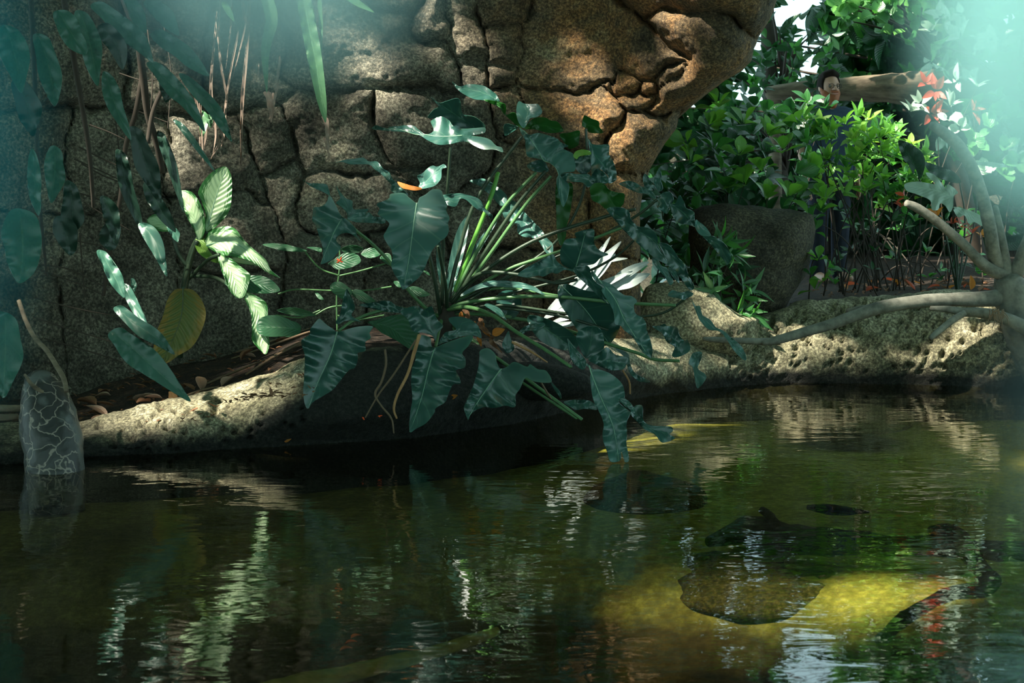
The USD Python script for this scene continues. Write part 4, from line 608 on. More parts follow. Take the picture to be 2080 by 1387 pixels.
shrub('slender_leaf_plant', 'slender-leaved plant with pale striped leaves between philodendron and boulder', sl, at(1455, 12.2), .17, .24, 'lance', ['bush_mid', 'strap_green', 'bush_mid', 'bush_dark'], 36, n=(4, 7), lean=(.25, -.5, .2), spread=(30, 100), cat='plant')
rl = [P(x, y, 14.0 + .1 * d) for x, y, d in ((1915, 140, 0), (1880, 170, 1), (1900, 185, 0), (1945, 165, 2), (1985, 175, 0), (1870, 210, 1), (1930, 215, 2), (1975, 225, 1), (1850, 225, 1), (2010, 240, 2), (1890, 230, 1))]
shrub('red_leaf_shrub', 'shrub with red and pale leaves in the mist right of the fallen trunk', rl, at(1935, 14.2), .14, .4, 'ovate', ['red_leaf', 'red_leaf', 'pale_leaf', 'bush_dark'], 37, n=(4, 7), lean=(0, -.5, .5))
rl = [P(x, y, 12.7) for x, y in ((1950, 460), (1975, 475), (1992, 480), (1935, 455), (1838, 400), (1830, 420), (1905, 440))]
shrub('red_leaf_shrub', 'low red-leaved plant behind the forked grey branch', rl, at(1960, 12.9), .085, .5, 'ovate', ['red_leaf', 'litter_orange', 'red_leaf'], 38, n=(3, 6), cat='plant')
wl_ = [P(x, y, 13.9) for x, y in ((1925, 245), (1950, 258), (2012, 222), (2012, 260), (2040, 300), (1990, 300), (1960, 320), (2060, 240), (2040, 350), (2000, 350), (1975, 285), (2070, 330), (2030, 200), (2070, 180))]
shrub('pale_leaf_shrub', 'pale round-leaved shrub in the mist at the right edge', wl_, at(2010, 14.1), .125, .75, 'round', ['pale_leaf', 'tree_leaf', 'bush_mid'], 39, n=(3, 6), lean=(0, -.8, .4))
ud = cloud(44, 50, (1690, 420, 2010, 570), (13.0, 14.6))
shrub('understory_plant', 'dark low plants in the shade behind the grey forked branch', ud, at(1850, 14.0), .10, .45, 'ovate', ['bush_dark', 'bush_dark', 'bush_mid'], 45, n=(3, 5), cat='plant', stem='root_dark')

mo = thing('split_leaf_plant', 'plant with large pale split leaves above the forked grey branch', 'plant', at(1945, 12.9))
for i, (o, md, m, Y) in enumerate((('1360,1110 1440,1095 1540,1110 1495,1062 1490,1040 1545,1060 1600,1130 1625,1112 1680,1160 1655,1185 1650,1250 1630,1280 1603,1240 1572,1228 1560,1265 1525,1265 1512,1210 1450,1180 1410,1165 1370,1150', '1650,1190 1550,1150 1365,1118', 'pale_leaf', 12.5), ('1650,1250 1720,1260 1800,1290 1840,1330 1830,1365 1780,1340 1745,1350 1720,1300 1680,1310', '1655,1255 1750,1290 1832,1350', 'pale_leaf', 12.6), ('1320,850 1400,870 1470,930 1480,1010 1450,1080 1425,1020 1410,1050 1380,990 1350,960', '1440,1070 1400,960 1325,855', 'bush_dark', 12.6), ('1480,980 1560,1000 1660,1040 1700,1100 1640,1100 1560,1070 1510,1040', '1690,1095 1590,1040 1485,985', 'bush_dark', 12.8), ('1780,990 1850,975 1930,985 2000,1005 1920,1010 1850,1000', '1785,990 1990,1003', 'pale_leaf', 12.9))):
    pts = nums(o) * .3367 + [1380, 0]; mm = nums(md) * .3367 + [1380, 0]
    v, f, uv = sheet(pts, mm, Y, tilt=.6, fold=.25, ruffle=.02, step=5); obj('leaf', (v, f), m, mo, smooth=True, uv=uv)
    e = P(*mm[0], Y); v, f = tube([at(1945, 12.9), (at(1945, 12.9) + e) / 2 + [.02 * i, .05, .1], e], [.008, .007, .005], sides=6); obj('petiole', (v, f), 'stem_dark', mo, smooth=True)

v = trimesh.creation.box((16, .3, 2.6)).subdivide().subdivide(); v.apply_translation((8, 22.5, .9)); obj('wall_back', v, 'dark_boulder', smooth=False, kind='structure', label='dark wall far behind the trees')
# trees behind: clusters of leaves on boughs, an opening to the bright sky beside the rock
def gap(x, y): return not Polygon([(1574, 45), (1574, -500), (1810, -500), (1795, -25), (1665, -14), (1645, 40), (1620, 62)]).contains(Point(x, y))
grng = np.random.default_rng(60)
def thin(x, y): return gap(x, y) and not (1470 < x < 1700 and 30 < y < 240 and grng.random() < .72)
def tree(name, label, seed, clusters, foot, top, L, W, shape, mats, n, stuff, trunk_r=.09, limit=280, bark='root_dark'):
    r = np.random.default_rng(seed); o = thing(name, label, 'tree', foot)
    obj('trunk', tube([foot + [0, 0, -.05], (foot + top) / 2 + r.normal(0, .12, 3), top], [trunk_r, trunk_r * .8, trunk_r * .3], sides=10, rough=.15, seed=seed), bark, o, smooth=True)
    near = []; far = {}; tw = []
    for i, c in enumerate(clusters):
        m = mats[r.integers(len(mats))]
        for lf in rosette(r, c, unit(r.normal(0, .7, 3) + [0, -.4, .2]), r.integers(*n), L, W, shape, (30, 100)):
            (near if i < stuff else far.setdefault(m, [])).append((m, lf) if i < stuff else lf)
        k = np.clip((c[2] - foot[2]) / (top[2] - foot[2] + .01) - .12, .25, .97); a = foot + (top - foot) * k
        if i % (3 if len(clusters) < 150 else 12) == 0: tw.append(tube([a, (a + c) / 2 + [0, 0, .1], c], [.018, .012, .004], sides=5))
    if tw: obj('boughs', join(tw), bark, o, smooth=True, kind='stuff')
    for m, lf in near[:limit]: obj('leaf', lf[:2], m, o, smooth=True, uv=lf[2])
    for m, lf in near[limit:]: far.setdefault(m, []).append(lf)
    for m, ls in far.items(): j = join(ls); obj('foliage', j[:2], m, o, smooth=True, uv=j[2], kind='stuff')
    return o
cl = cloud(51, 46, (1690, -60, 1900, 118), (15.0, 16.2), inside((1690, -60), (1900, -60), (1890, 60), (1830, 115), (1760, 60), (1700, 40))) 
tree('round_leaf_tree', 'tree with round light green leaves hanging at the top behind the man', 51, cl, at(1990, 16.6), P(1830, -260, 16.0), .13, .95, 'round', ['tree_leaf', 'tree_leaf', 'bush_mid'], (4, 7), 46)
cl = cloud(52, 80, (1480, 0, 1690, 270), (15.2, 16.6), lambda x, y: gap(x, y) and x > np.interp(y, EDGE[:, 0], EDGE[:, 1]) - 15)
tree('dark_leaf_tree', 'dark glossy-leaved tree between the overhanging rock and the man with sky glinting through', 52, cl, at(1610, 16.2), P(1560, -300, 16.4), .13, .5, 'ovate', ['bush_dark', 'bush_dark', 'bush_dark', 'bush_mid'], (4, 7), 55)
cl = cloud(53, 150, (1640, -180, 2120, 230), (16.8, 18.5), thin)
cl += cloud(530, 560, (1640, -460, 2700, 480), (18, 21), thin) + cloud(531, 260, (1180, -330, 1600, 480), (17.5, 20), thin)
tree('backdrop_tree', 'dense shadowy tree filling the background above the fallen trunk', 53, cl, at(1960, 17.5), P(1960, -360, 17.8), .30, .6, 'ovate', ['bush_dark', 'bush_dark', 'bush_mid'], (5, 9), 55, trunk_r=.14)
cl = cloud(54, 520, (1150, 60, 2600, 570), (17.5, 21), thin)
tree('backdrop_tree', 'dark hedge-like tree low in the background behind the bushes', 54, cl, at(1700, 18.5), P(1720, 150, 18.5), .34, .6, 'ovate', ['bush_dark'], (6, 9), 30)
cl = cloud(55, 60, (1880, 20, 2140, 330), (14.6, 15.8))
tree('misty_tree', 'pale green leafy tree dissolving into the mist at the upper right', 55, cl, at(2100, 15.4), P(2040, -300, 15.2), .15, .6, 'ovate', ['tree_leaf', 'bush_mid', 'pale_leaf'], (4, 7), 50)

# ---------------------------------------------------------------- trunk across the background, forked driftwood tree, stump, twigs
v, f = pxtube([(1560, 192), (1640, 182), (1720, 181), (1790, 180), (1860, 178), (1950, 172), (2100, 165), (2330, 160)], (15.6, 15.2), (16, 19, 24, 29, 34, 38, 42, 46), sides=18, rough=.12, seed=3)
lg = thing('fallen_log', 'smooth fallen tree trunk lying across behind the man', 'log', P(1900, 175, 15.3)); obj('trunk', (v, f), 'log_bark', lg, smooth=True)
e = P(2300, 160, 15.2); obj('prop', tube([[e[0], e[1], soil_z(3, 15) - .1], e - [0, 0, .1]], [.16, .13], sides=10, rough=.1), 'log_bark', lg, smooth=True)
e = P(1575, 190, 15.6); obj('prop', tube([[e[0], e[1], soil_z(e[0], e[1]) - .1], e - [0, 0, .02]], [.07, .05], sides=10, rough=.1), 'log_bark', lg, smooth=True)
dt = thing('driftwood_tree', 'smooth grey bare tree with forking branches reaching left over the bank', 'tree', P(2110, 720, 11.6))
for nm, s, Y, r in (('trunk', '2150,790 2110,720 2078,650 2058,600 2045,560', (11.75, 11.7), (58, 52, 46, 40, 26)), ('branch', '2060,600 2005,607 1940,608 1870,612 1800,622 1740,640 1690,658 1630,676 1580,690 1548,697', (11.7, 11.45), (20, 16, 14, 13.5, 13, 12, 11, 10, 9, 5)), ('branch', '1600,686 1560,693 1500,692 1455,690 1428,688', (11.5, 11.4), (7, 7, 6.5, 6, 4)), ('branch', '2052,560 2020,552 1990,530 1955,494 1925,468 1890,440 1862,422 1840,412', (11.7, 11.5), (12, 13, 11, 10, 10, 9.5, 9.5, 7)), ('branch', '2046,560 2034,500 2026,450 2022,418', (11.7, 11.75), (14, 13, 10, 5)), ('branch', '2040,556 2020,520 2010,460 1996,400 1976,345 1946,295 1915,268 1893,255', (11.75, 11.3), (16, 15, 14, 13, 13, 13, 12, 9)), ('branch', '2062,560 2085,500 2110,420 2140,300', (11.7, 11.6), (16, 14, 12, 10)), ('branch', '2110,690 2080,665 2040,646 1990,635 1955,634 1925,628 1890,626', (11.5, 11.55), (18, 15, 13, 10.5, 9, 7, 5)), ('branch', '1958,636 1935,650 1910,670 1890,687', (11.5, 11.3), (7, 7, 6.5, 5)), ('branch', '1800,628 1760,626 1720,632', (11.6, 11.7), (7, 7, 5))):
    obj(nm, pxtube(nums(s), Y, r, sides=12, rough=.1, seed=2), 'grey_bark', dt, smooth=True)
rr = np.random.default_rng(8); rt = []
for k in range(26):
    a = np.array([2022 + rr.uniform(-12, 16), 634 + rr.uniform(-8, 8)]); b = a + [rr.uniform(-14, 18), rr.uniform(6, 30)]
    rt.append(pxtube([a, (a + b) / 2 + rr.uniform(-4, 4, 2), b], 11.36, (1.5, .8), sides=5))
obj('root_tuft', join(rt), 'strap_dry' if False else 'twig', dt, smooth=True, kind='stuff', label='brown fibrous root tuft')
mat('mottled_bark', {'g': ('geometry', {}), 'w': ('noise_texture', {'scale': 9, 'detail': 3}), 'wm': ('vector_math', {'math_type': 'multiply_add', 'vector2': (.16, .16, .16)}), 'v': ('voronoi_texture', {'feature': 'distance_to_edge', 'scale': 11}), 'r': ('rgb_ramp', {'ramp': [(0.0, (.24, .19, .15)), (.018, (.20, .17, .14)), (.05, (.020, .020, .019)), (1, (.03, .028, .026))]}),
                     'n2': ('noise_texture', {'scale': 6, 'detail': 5}), 'r2': ('rgb_ramp', {'ramp': [(.50, (0, 0, 0)), (.58, (1, 1, 1))]}), 'm': ('mix', {'color2': (.085, .09, .085)}), 'bu': ('bump', {'strength': .5, 'distance': .01}), 'p': ('principled_bsdf', {'roughness': .45})},
    [('g.position', 'w.vector'), ('w.color', 'wm.vector1'), ('g.position', 'wm.vector3'), ('wm.vector', 'v.vector'), ('v.distance', 'r.fac'), ('g.position', 'n2.vector'), ('n2.fac', 'r2.fac'), ('r2.color', 'm.fac'), ('r.color', 'm.color1'), ('m.color', 'p.base_color'), ('v.distance', 'bu.height'), ('bu.normal', 'p.normal')])
st = thing('mottled_stump', 'short mottled dark stump with pale crackled bark standing in the water', 'stump', P(105, 945, 8.7))
obj('trunk', pxtube([(72, 768), (84, 790), (95, 830), (104, 880), (110, 930), (114, 985), (117, 1040)], (8.85, 8.6), (24, 42, 54, 60, 60, 57, 55), sides=40, rough=.10, seed=6), 'mottled_bark', st, smooth=True)
for s, Y, r, m, nm, lab, cat in (('38,610 52,650 70,685 95,712 116,745 130,770 135,795', (8.9, 8.6), (4.5, 5, 5, 5, 5.5, 5.5, 5), 'log_bark', 'dead_twig', 'curved dead twig leaning down onto the mottled stump', 'twig'), ('50,760 62,778 76,790 88,796', 8.3, (3, 4, 4.5, 3), 'log_bark', 'dead_twig', 'short broken twig lying across the top of the mottled stump', 'twig'), ('-60,826 -20,829 10,830 40,829', 9.1, (9, 9, 8, 7), 'log_bark', 'root_stick', 'upper of two bare root sticks left of the mottled stump', 'stick'), ('-60,845 -20,848 10,848 36,846', 9.0, (9, 8, 7, 6), 'log_bark', 'root_stick', 'lower of two bare root sticks left of the mottled stump', 'stick')):
    tag(obj(nm, pxtube(nums(s), Y, r, sides=8, rough=.1), m, smooth=True), lab, cat)
ch = thing('wood_chip', 'upright split wood chip standing in the litter on the left bank', 'wood chip', P(352, 832, 9.75)); obj('chip', (lambda b: (b.apply_translation(P(352, 815, 9.75)), (np.array(b.vertices) + (meshkit.fbm(np.array(b.vertices) * 40, 2, 1)[:, None] - .5) * .015, b.faces))[1])(trimesh.creation.box((.045, .02, .11)).subdivide().subdivide()), 'wood_chip', ch, smooth=False)

# leaf litter on the soil, each leaf its own thing; bare twigs
q = np.random.default_rng(17)
def on_soil(px, py):
    for Y in np.arange(8.6, 16, .02):
        x = (px - HX) / F * Y; z = EYE - (py - HY) / F * Y
        if z <= soil_z(x, Y) + .005: return np.array([x, Y, soil_z(x, Y) + .012])
    return P(px, py, 10)
LIT = [(475, 700, 'litter_pale', .17), (450, 702, 'litter_pale', .12), (508, 712, 'litter', .12), (196, 826, 'litter', .15), (185, 858, 'litter_pale', .16), (218, 852, 'litter_pale', .14), (176, 842, 'litter', .12), (232, 828, 'litter', .10), (300, 790, 'litter', .09), (330, 795, 'litter', .1), (200, 800, 'litter', .1), (225, 806, 'litter_pale', .1), (270, 815, 'litter_pale', .14), (305, 820, 'litter', .12), (330, 812, 'litter_pale', .1), (395, 795, 'litter', .1), (410, 800, 'litter_pale', .14), (450, 790, 'litter_pale', .12), (440, 730, 'litter', .1), (520, 728, 'litter_pale', .08), (490, 735, 'litter', .1), (250, 845, 'litter', .09), (375, 790, 'litter', .1), (560, 700, 'litter', .1), (590, 690, 'litter_pale', .1)]
ORD = 'first second third fourth fifth sixth seventh eighth ninth tenth eleventh twelfth thirteenth fourteenth fifteenth sixteenth seventeenth eighteenth nineteenth twentieth'.split() + ['twenty-' + w for w in 'first second third fourth fifth sixth'.split()]
LIT = LIT[:3] + sorted(LIT[3:])
for i, (x, y, m, L) in enumerate(LIT):
    p = on_soil(x, y); lf = put(blade(L, L * .45, 'ovate', q.uniform(.2, .6), q.uniform(-.3, .6)), p, unit([q.normal(), q.normal() * .6, q.uniform(.05, .45)]))
    lab = f'curled dry {"pale" if m == "litter_pale" else "brown"} leaf on the left bank soil, {ORD[i - 3]} counting from the stump rightwards' if i > 2 else ['largest pale pink dry leaf lying below the dumb cane', 'smaller pale dry leaf just left of the largest one below the dumb cane', 'reddish dry leaf lying right of the pale ones below the dumb cane'][i]
    tag(obj('fallen_leaf', lf[:2], m, smooth=True, uv=lf[2]), lab, 'fallen leaf', 'dry leaves on the left bank' if i > 2 else None)
for i in range(26):
    p = on_soil(1700 + 12.4 * i + q.uniform(-4, 4), q.uniform(572, 600)); L = q.uniform(.07, .12); m = ['litter', 'red_leaf', 'litter_orange', 'litter'][i % 4]
    lf = put(blade(L, L * .5, 'ovate', q.uniform(.2, .6), q.uniform(-.3, .5)), p, unit([q.normal(), q.normal() * .6, q.uniform(.1, .6)]))
    tag(obj('fallen_leaf', lf[:2], m, smooth=True, uv=lf[2]), f'small fallen leaf on the shaded soil behind the right bank, {ORD[i]} from the left', 'fallen leaf', 'fallen leaves behind the right bank')
parts = []
for i in range(420):
    p = on_soil(q.uniform(150, 640), q.uniform(700, 860)) if i < 260 else on_soil(q.uniform(1650, 2060), q.uniform(560, 606)); L = q.uniform(.02, .06)
    parts.append(put(blade(L, L * .45, 'ovate', .3, q.uniform(-.3, .5), n=4), p, unit([q.normal(), q.normal(), q.uniform(0, .5)])))
j = join(parts); tag(obj('leaf_litter', j[:2], 'litter', smooth=True, uv=j[2]), 'scattered crumbs of brown leaf litter covering the soil', 'leaf litter', kind='stuff')
for i, s in enumerate(('360,822 395,808 420,800 445,795', '500,770 560,735 620,702 660,690', '520,760 570,725 640,690', '470,740 540,715 620,688 650,680', '540,745 600,715 670,700', '420,790 480,765 540,740', '230,858 290,850 350,838', '480,725 560,700 640,672')):
    pp = nums(s); v, f = tube([on_soil(*a) + [0, 0, .02] for a in pp], [.007] * (len(pp) - 1) + [.003], sides=6)
    tag(obj('dry_twig', (v, f), 'twig', smooth=True), 'thin dry twig on the left bank soil, ' + ('', 'ending highest beside the creeper', 'just under the topmost twig', 'running furthest right below the dumb cane', 'nearest the drooping leaf', 'in the middle beside the wood chip', 'furthest left near the stump', 'crossing the others by the pale leaves')[i] if i else 'pale dry twig lying against the upright wood chip', 'twig', 'dry twigs on the left bank' if i else None)
for s, Y, r, lab in (('852,680 840,720 828,760 808,800 800,830 806,850', 9.2, (4, 3.5, 3, 3, 2.5, 2), 'reddish bare twig hanging down past the largest drooping philodendron leaf'), ('782,710 784,740 775,775 762,800 775,825 795,850 800,880', 9.25, (2.5, 2.5, 2.5, 2.5, 2, 2, 1.5), 'thin kinked twig hanging to the water under the philodendron'), ('845,690 800,760 770,800 742,848', 9.25, (2, 2, 2, 1.5), 'thin straight twig hanging under the philodendron with a red bud at its end'), ('1265,752 1278,775 1280,800', 9.6, (2, 2, 1.5), 'short reddish twig hanging right of the long leaf that dips into the water'), ('1040,695 1080,715 1112,736', 9.6, (2.5, 2.5, 1.5), 'orange brown dry stalk lying under the philodendron petioles'), ('1095,770 1110,795 1120,810', 9.7, (2, 2, 1.5), 'thin twig hanging below the small arrow-shaped leaf')):
    tag(obj('hanging_twig', pxtube(nums(s), Y, r, sides=6, rough=.2), 'wood_chip' if 'orange' in lab or 'reddish' in lab else 'twig', smooth=True), lab, 'twig')
for (x, y, Y, m, L, lab) in ((577, 896, 9.36, 'litter_orange', .05, 'tiny orange leaf stuck at the waterline below the left bank'), (915, 809, 9.7, 'litter_orange', .045, 'tiny orange leaf caught on the dark bank between two drooping leaves'), (1000, 680, 9.9, 'litter_orange', .08, 'curled orange leaf under the crown of the philodendron')):
    lf = put(blade(L, L * .6, 'ovate', .5, .3), P(x, y, Y), unit([1, -.2, .5]), up=(0, -1, .3)); tag(obj('orange_leaf', lf[:2], m, smooth=True, uv=lf[2]), lab, 'leaf')

# ---------------------------------------------------------------- what lies under the water
def bedp(px, py, z): return P(px, py, YW(py, z))
sk = thing('sunken_log', 'dark waterlogged log lying just under the surface at the right', 'log', bedp(1800, 1110, -.25))
def sunk(s, z, r): 
    pp = nums(s); zz = np.interp(np.linspace(0, 1, len(pp)), np.linspace(0, 1, len(np.atleast_1d(z))), np.atleast_1d(z))
    return tube([bedp(a, b, c) for (a, b), c in zip(pp, zz)], np.interp(np.linspace(0, 1, len(pp)), np.linspace(0, 1, len(r)), r) / F * 7.4, sides=14, rough=.35, seed=4)
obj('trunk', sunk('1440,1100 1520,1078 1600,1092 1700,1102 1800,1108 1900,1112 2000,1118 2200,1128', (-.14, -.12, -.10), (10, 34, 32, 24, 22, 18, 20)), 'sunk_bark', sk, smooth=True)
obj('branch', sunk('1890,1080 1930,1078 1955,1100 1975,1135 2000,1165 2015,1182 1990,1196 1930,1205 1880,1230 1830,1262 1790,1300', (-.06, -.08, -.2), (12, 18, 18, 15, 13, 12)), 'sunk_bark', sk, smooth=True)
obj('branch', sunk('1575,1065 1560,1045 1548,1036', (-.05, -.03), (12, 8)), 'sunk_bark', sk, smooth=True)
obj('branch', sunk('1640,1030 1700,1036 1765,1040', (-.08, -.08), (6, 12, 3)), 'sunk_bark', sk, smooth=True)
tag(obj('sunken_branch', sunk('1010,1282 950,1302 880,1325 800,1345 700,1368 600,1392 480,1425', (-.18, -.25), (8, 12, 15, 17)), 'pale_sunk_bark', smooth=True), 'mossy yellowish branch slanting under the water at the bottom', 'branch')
def sunk_rock(label, px, py, z, rx, ry, rz, seed):
    s = trimesh.creation.icosphere(4); v = np.array(s.vertices); p = bedp(px, py, z) + v * [rx, ry, rz]
    p += (meshkit.fbm(p * 3, 4, seed)[:, None] - .5) * v * .5 * min(rx, ry)
    tag(obj('sunken_rock', (p, s.faces), 'sunk_rock', smooth=True), label, 'rock')
sunk_rock('broad dark sunken rock beneath the waterlogged log', 1560, 1190, -.34, .55, .5, .14, 1)
sunk_rock('dark sunken rock shelf at the bottom centre of the pond', 1180, 1270, -.52, .6, .35, .12, 2)
sunk_rock('dark sunken rock under the water at the lower left', 300, 1300, -.55, .7, .3, .10, 3)
sunk_rock('flat sunken rock near the right bank with a pale rim', 1730, 850, -.10, .35, .6, .07, 4)
sunk_rock('dark sunken rock below the leaf that dips into the water', 1310, 1010, -.22, .3, .45, .08, 5)
for i, (x, y) in enumerate(((700, 1308), (690, 1322), (712, 1297))):
    lf = put(blade(.05, .03, 'ovate', .3, .2), bedp(x, y, -.3), unit([1, .3 * i, .3])); tag(obj('red_leaf', lf[:2], 'flower_red', smooth=True, uv=lf[2]), ('middle', 'lowest', 'highest')[i] + ' of three small red leaves sunk in the pond at the bottom', 'leaf', 'sunken red leaves')

# ---------------------------------------------------------------- the man behind the bush
M3 = manifold3d.Manifold
def ball(c, r, sc=(1, 1, 1)): return M3.sphere(r, 20).scale(sc).translate(tuple(map(float, c)))
def limb(*cr): return sum((M3.batch_hull([ball(*cr[i]), ball(*cr[i + 1])]) for i in range(len(cr) - 1)), M3())
HDX, HDY = (1684 - HX) / F * 14.8, 14.8
foot = np.array([HDX, HDY, soil_z(HDX, HDY)]); top = EYE + (HY - 149) / F * 14.8; Hm = top - foot[2]
psi = np.radians(17); Rz = np.array([[np.cos(psi), np.sin(psi) * -1, 0], [np.sin(psi), np.cos(psi), 0], [0, 0, 1]])   # local: x to his left, -y forward
man = thing('person', 'bearded person in a dark blue shirt standing behind the lime bush, looking to the right', 'person', foot)
k = Hm / 1.72
def manifold_arrays(m, refine=.02, it=12):
    m = m.refine_to_length(refine); a = m.to_mesh(); t = trimesh.Trimesh(a.vert_properties[:, :3], a.tri_verts, process=True); trimesh.smoothing.filter_taubin(t, iterations=it); return t
def wear(t, name, m, turn=0.0, **kw):
    c = np.cos(turn), np.sin(turn); v = np.array(t.vertices)
    if turn: v = v @ np.array([[c[0], -c[1], 0], [c[1], c[0], 0], [0, 0, 1]]).T
    obj(name, (v * k @ Rz.T + foot, t.faces), m, man, smooth=True, **kw)
head = ball((0, 0, 1.615), .098, (.80, 1.0, 1.12)) + M3.batch_hull([ball((0, -.012, 1.59), .075), ball((0, -.06, 1.525), .035)]) + M3.batch_hull([ball((0, -.09, 1.625), .010), ball((0, -.118, 1.588), .013), ball((.012, -.098, 1.583), .009), ball((-.012, -.098, 1.583), .009)])
for s in (-1, 1): head += ball((s * .079, .01, 1.60), .03, (.35, .7, 1.1)) + ball((s * .034, -.082, 1.632), .02, (1.1, .5, .5)) - ball((s * .034, -.102, 1.612), .016, (1.1, .7, .7))
torso = limb(((0, .01, 1.50), .055), ((0, .015, 1.42), .065)) + M3.batch_hull([ball((.14, .01, 1.375), .065), ball((-.14, .01, 1.375), .065), ball((.10, 0, 1.20), .115), ball((-.10, 0, 1.20), .115)]) + M3.batch_hull([ball((.10, 0, 1.20), .115), ball((-.10, 0, 1.20), .115), ball((.09, 0, .98), .115), ball((-.09, 0, .98), .115)])
legs = sum((limb(((s * .09, 0, .92), .095), ((s * .10, -.01, .50), .065), ((s * .10, .02, .09), .042)) + M3.batch_hull([ball((s * .10, .03, .05), .045), ball((s * .11, -.14, .035), .035)]) for s in (-1, 1)), M3())
arms = M3(); sleeves = M3()
for s in (-1, 1):
    arms += limb(((s * .185, .01, 1.375), .05), ((s * .235, .03, 1.10), .042), ((s * .23, -.05, .86), .03)) + M3.batch_hull([ball((s * .23, -.06, .83), .028, (.6, 1, 1)), ball((s * .228, -.08, .77), .03, (.5, 1, 1))])
    for i, (dy, ln) in enumerate(((-.025, .068), (-.008, .078), (.009, .073), (.024, .058))): arms += limb(((s * .228, -.08 + dy, .76), .0095), ((s * .225, -.085 + dy, .76 - ln * .55), .0088), ((s * .215, -.09 + dy, .76 - ln), .0078))
    arms += limb(((s * .222, -.10, .81), .012), ((s * .212, -.125, .775), .010), ((s * .207, -.128, .745), .008))
    sleeves += limb(((s * .18, .01, 1.378), .062), ((s * .222, .025, 1.17), .056))
tu = np.radians(-8)
body = manifold_arrays(torso + legs + arms + head, .022); wear(body, 'body', 'skin' if False else 'stem_dark') if False else None
mat('skin', {'p': ('principled_bsdf', {'base_color': (.40, .22, .15), 'roughness': .5, 'subsurface_weight': .1})}, []); mat('hair', {'p': ('principled_bsdf', {'base_color': (.012, .008, .006), 'roughness': .8, 'specular_ior_level': .1})}, []); mat('beard', {'p': ('principled_bsdf', {'base_color': (.26, .075, .025), 'roughness': .7})}, [])
plain_mat('shirt', (.035, .055, .085), .9, .1); plain_mat('denim', (.03, .035, .05), .9, .1); mat('black_frame', {'p': ('principled_bsdf', {'base_color': (.01, .01, .01), 'roughness': .3})}, []); mat('eye', {'p': ('principled_bsdf', {'base_color': (.12, .09, .07), 'roughness': .15})}, []); plain_mat('lip', (.42, .17, .13), .5)
wear(body, 'body', 'skin')
hr = (ball((0, .012, 1.632), .108, (.86, 1.02, 1.08)) - M3.cube((.4, .3, .3), True).translate((0, -.19, 1.58)) - M3.cube((.4, .4, .2), True).translate((0, 0, 1.47))) + M3.batch_hull([ball((0, -.05, 1.72), .035), ball((.045, -.03, 1.705), .03), ball((-.045, -.03, 1.705), .03)])
wear(manifold_arrays(hr, .014, 6), 'hair', 'hair')
bd = M3.batch_hull([ball((.055, -.035, 1.555), .028), ball((-.055, -.035, 1.555), .028), ball((0, -.07, 1.50), .045), ball((0, -.075, 1.455), .03)]) + M3.batch_hull([ball((.07, -.01, 1.60), .016), ball((.058, -.03, 1.545), .026)]) + M3.batch_hull([ball((-.07, -.01, 1.60), .016), ball((-.058, -.03, 1.545), .026)]) + M3.batch_hull([ball((.025, -.098, 1.566), .010), ball((-.025, -.098, 1.566), .010)])
wear(manifold_arrays(bd, .012, 4), 'beard', 'beard')
wear(manifold_arrays(limb(((.02, -.113, 1.549), .006), ((-.02, -.113, 1.549), .006)), .01, 2), 'mouth', 'lip')
for s in (-1, 1):
    wear(manifold_arrays(ball((s * .034, -.083, 1.612), .0135), .01, 1), 'eye', 'eye')
    th = np.linspace(0, 2 * np.pi, 17); rg = tube([(s * .034 + .024 * np.cos(a), -.108, 1.612 + .019 * np.sin(a)) for a in th], [.0022] * 17, sides=5); wear(trimesh.Trimesh(*rg, process=False), 'spectacle_rim', 'black_frame')
wear(trimesh.Trimesh(*tube([(-.011, -.108, 1.614), (0, -.112, 1.616), (.011, -.108, 1.614)], [.002] * 3, sides=5), process=False), 'spectacle_bridge', 'black_frame')
sh = M3.batch_hull([ball((.14, .01, 1.375), .075), ball((-.14, .01, 1.375), .075), ball((.10, 0, 1.20), .13), ball((-.10, 0, 1.20), .13)]) + M3.batch_hull([ball((.10, 0, 1.20), .13), ball((-.10, 0, 1.20), .13), ball((.10, 0, .93), .125), ball((-.10, 0, .93), .125)]) + sleeves
wear(manifold_arrays(sh, .025, 6), 'shirt', 'shirt')
tr = sum((limb(((s * .09, 0, .90), .107), ((s * .10, -.01, .50), .08), ((s * .10, .02, .07), .062)) for s in (-1, 1)), M3()); wear(manifold_arrays(tr, .03, 6), 'trousers', 'denim')
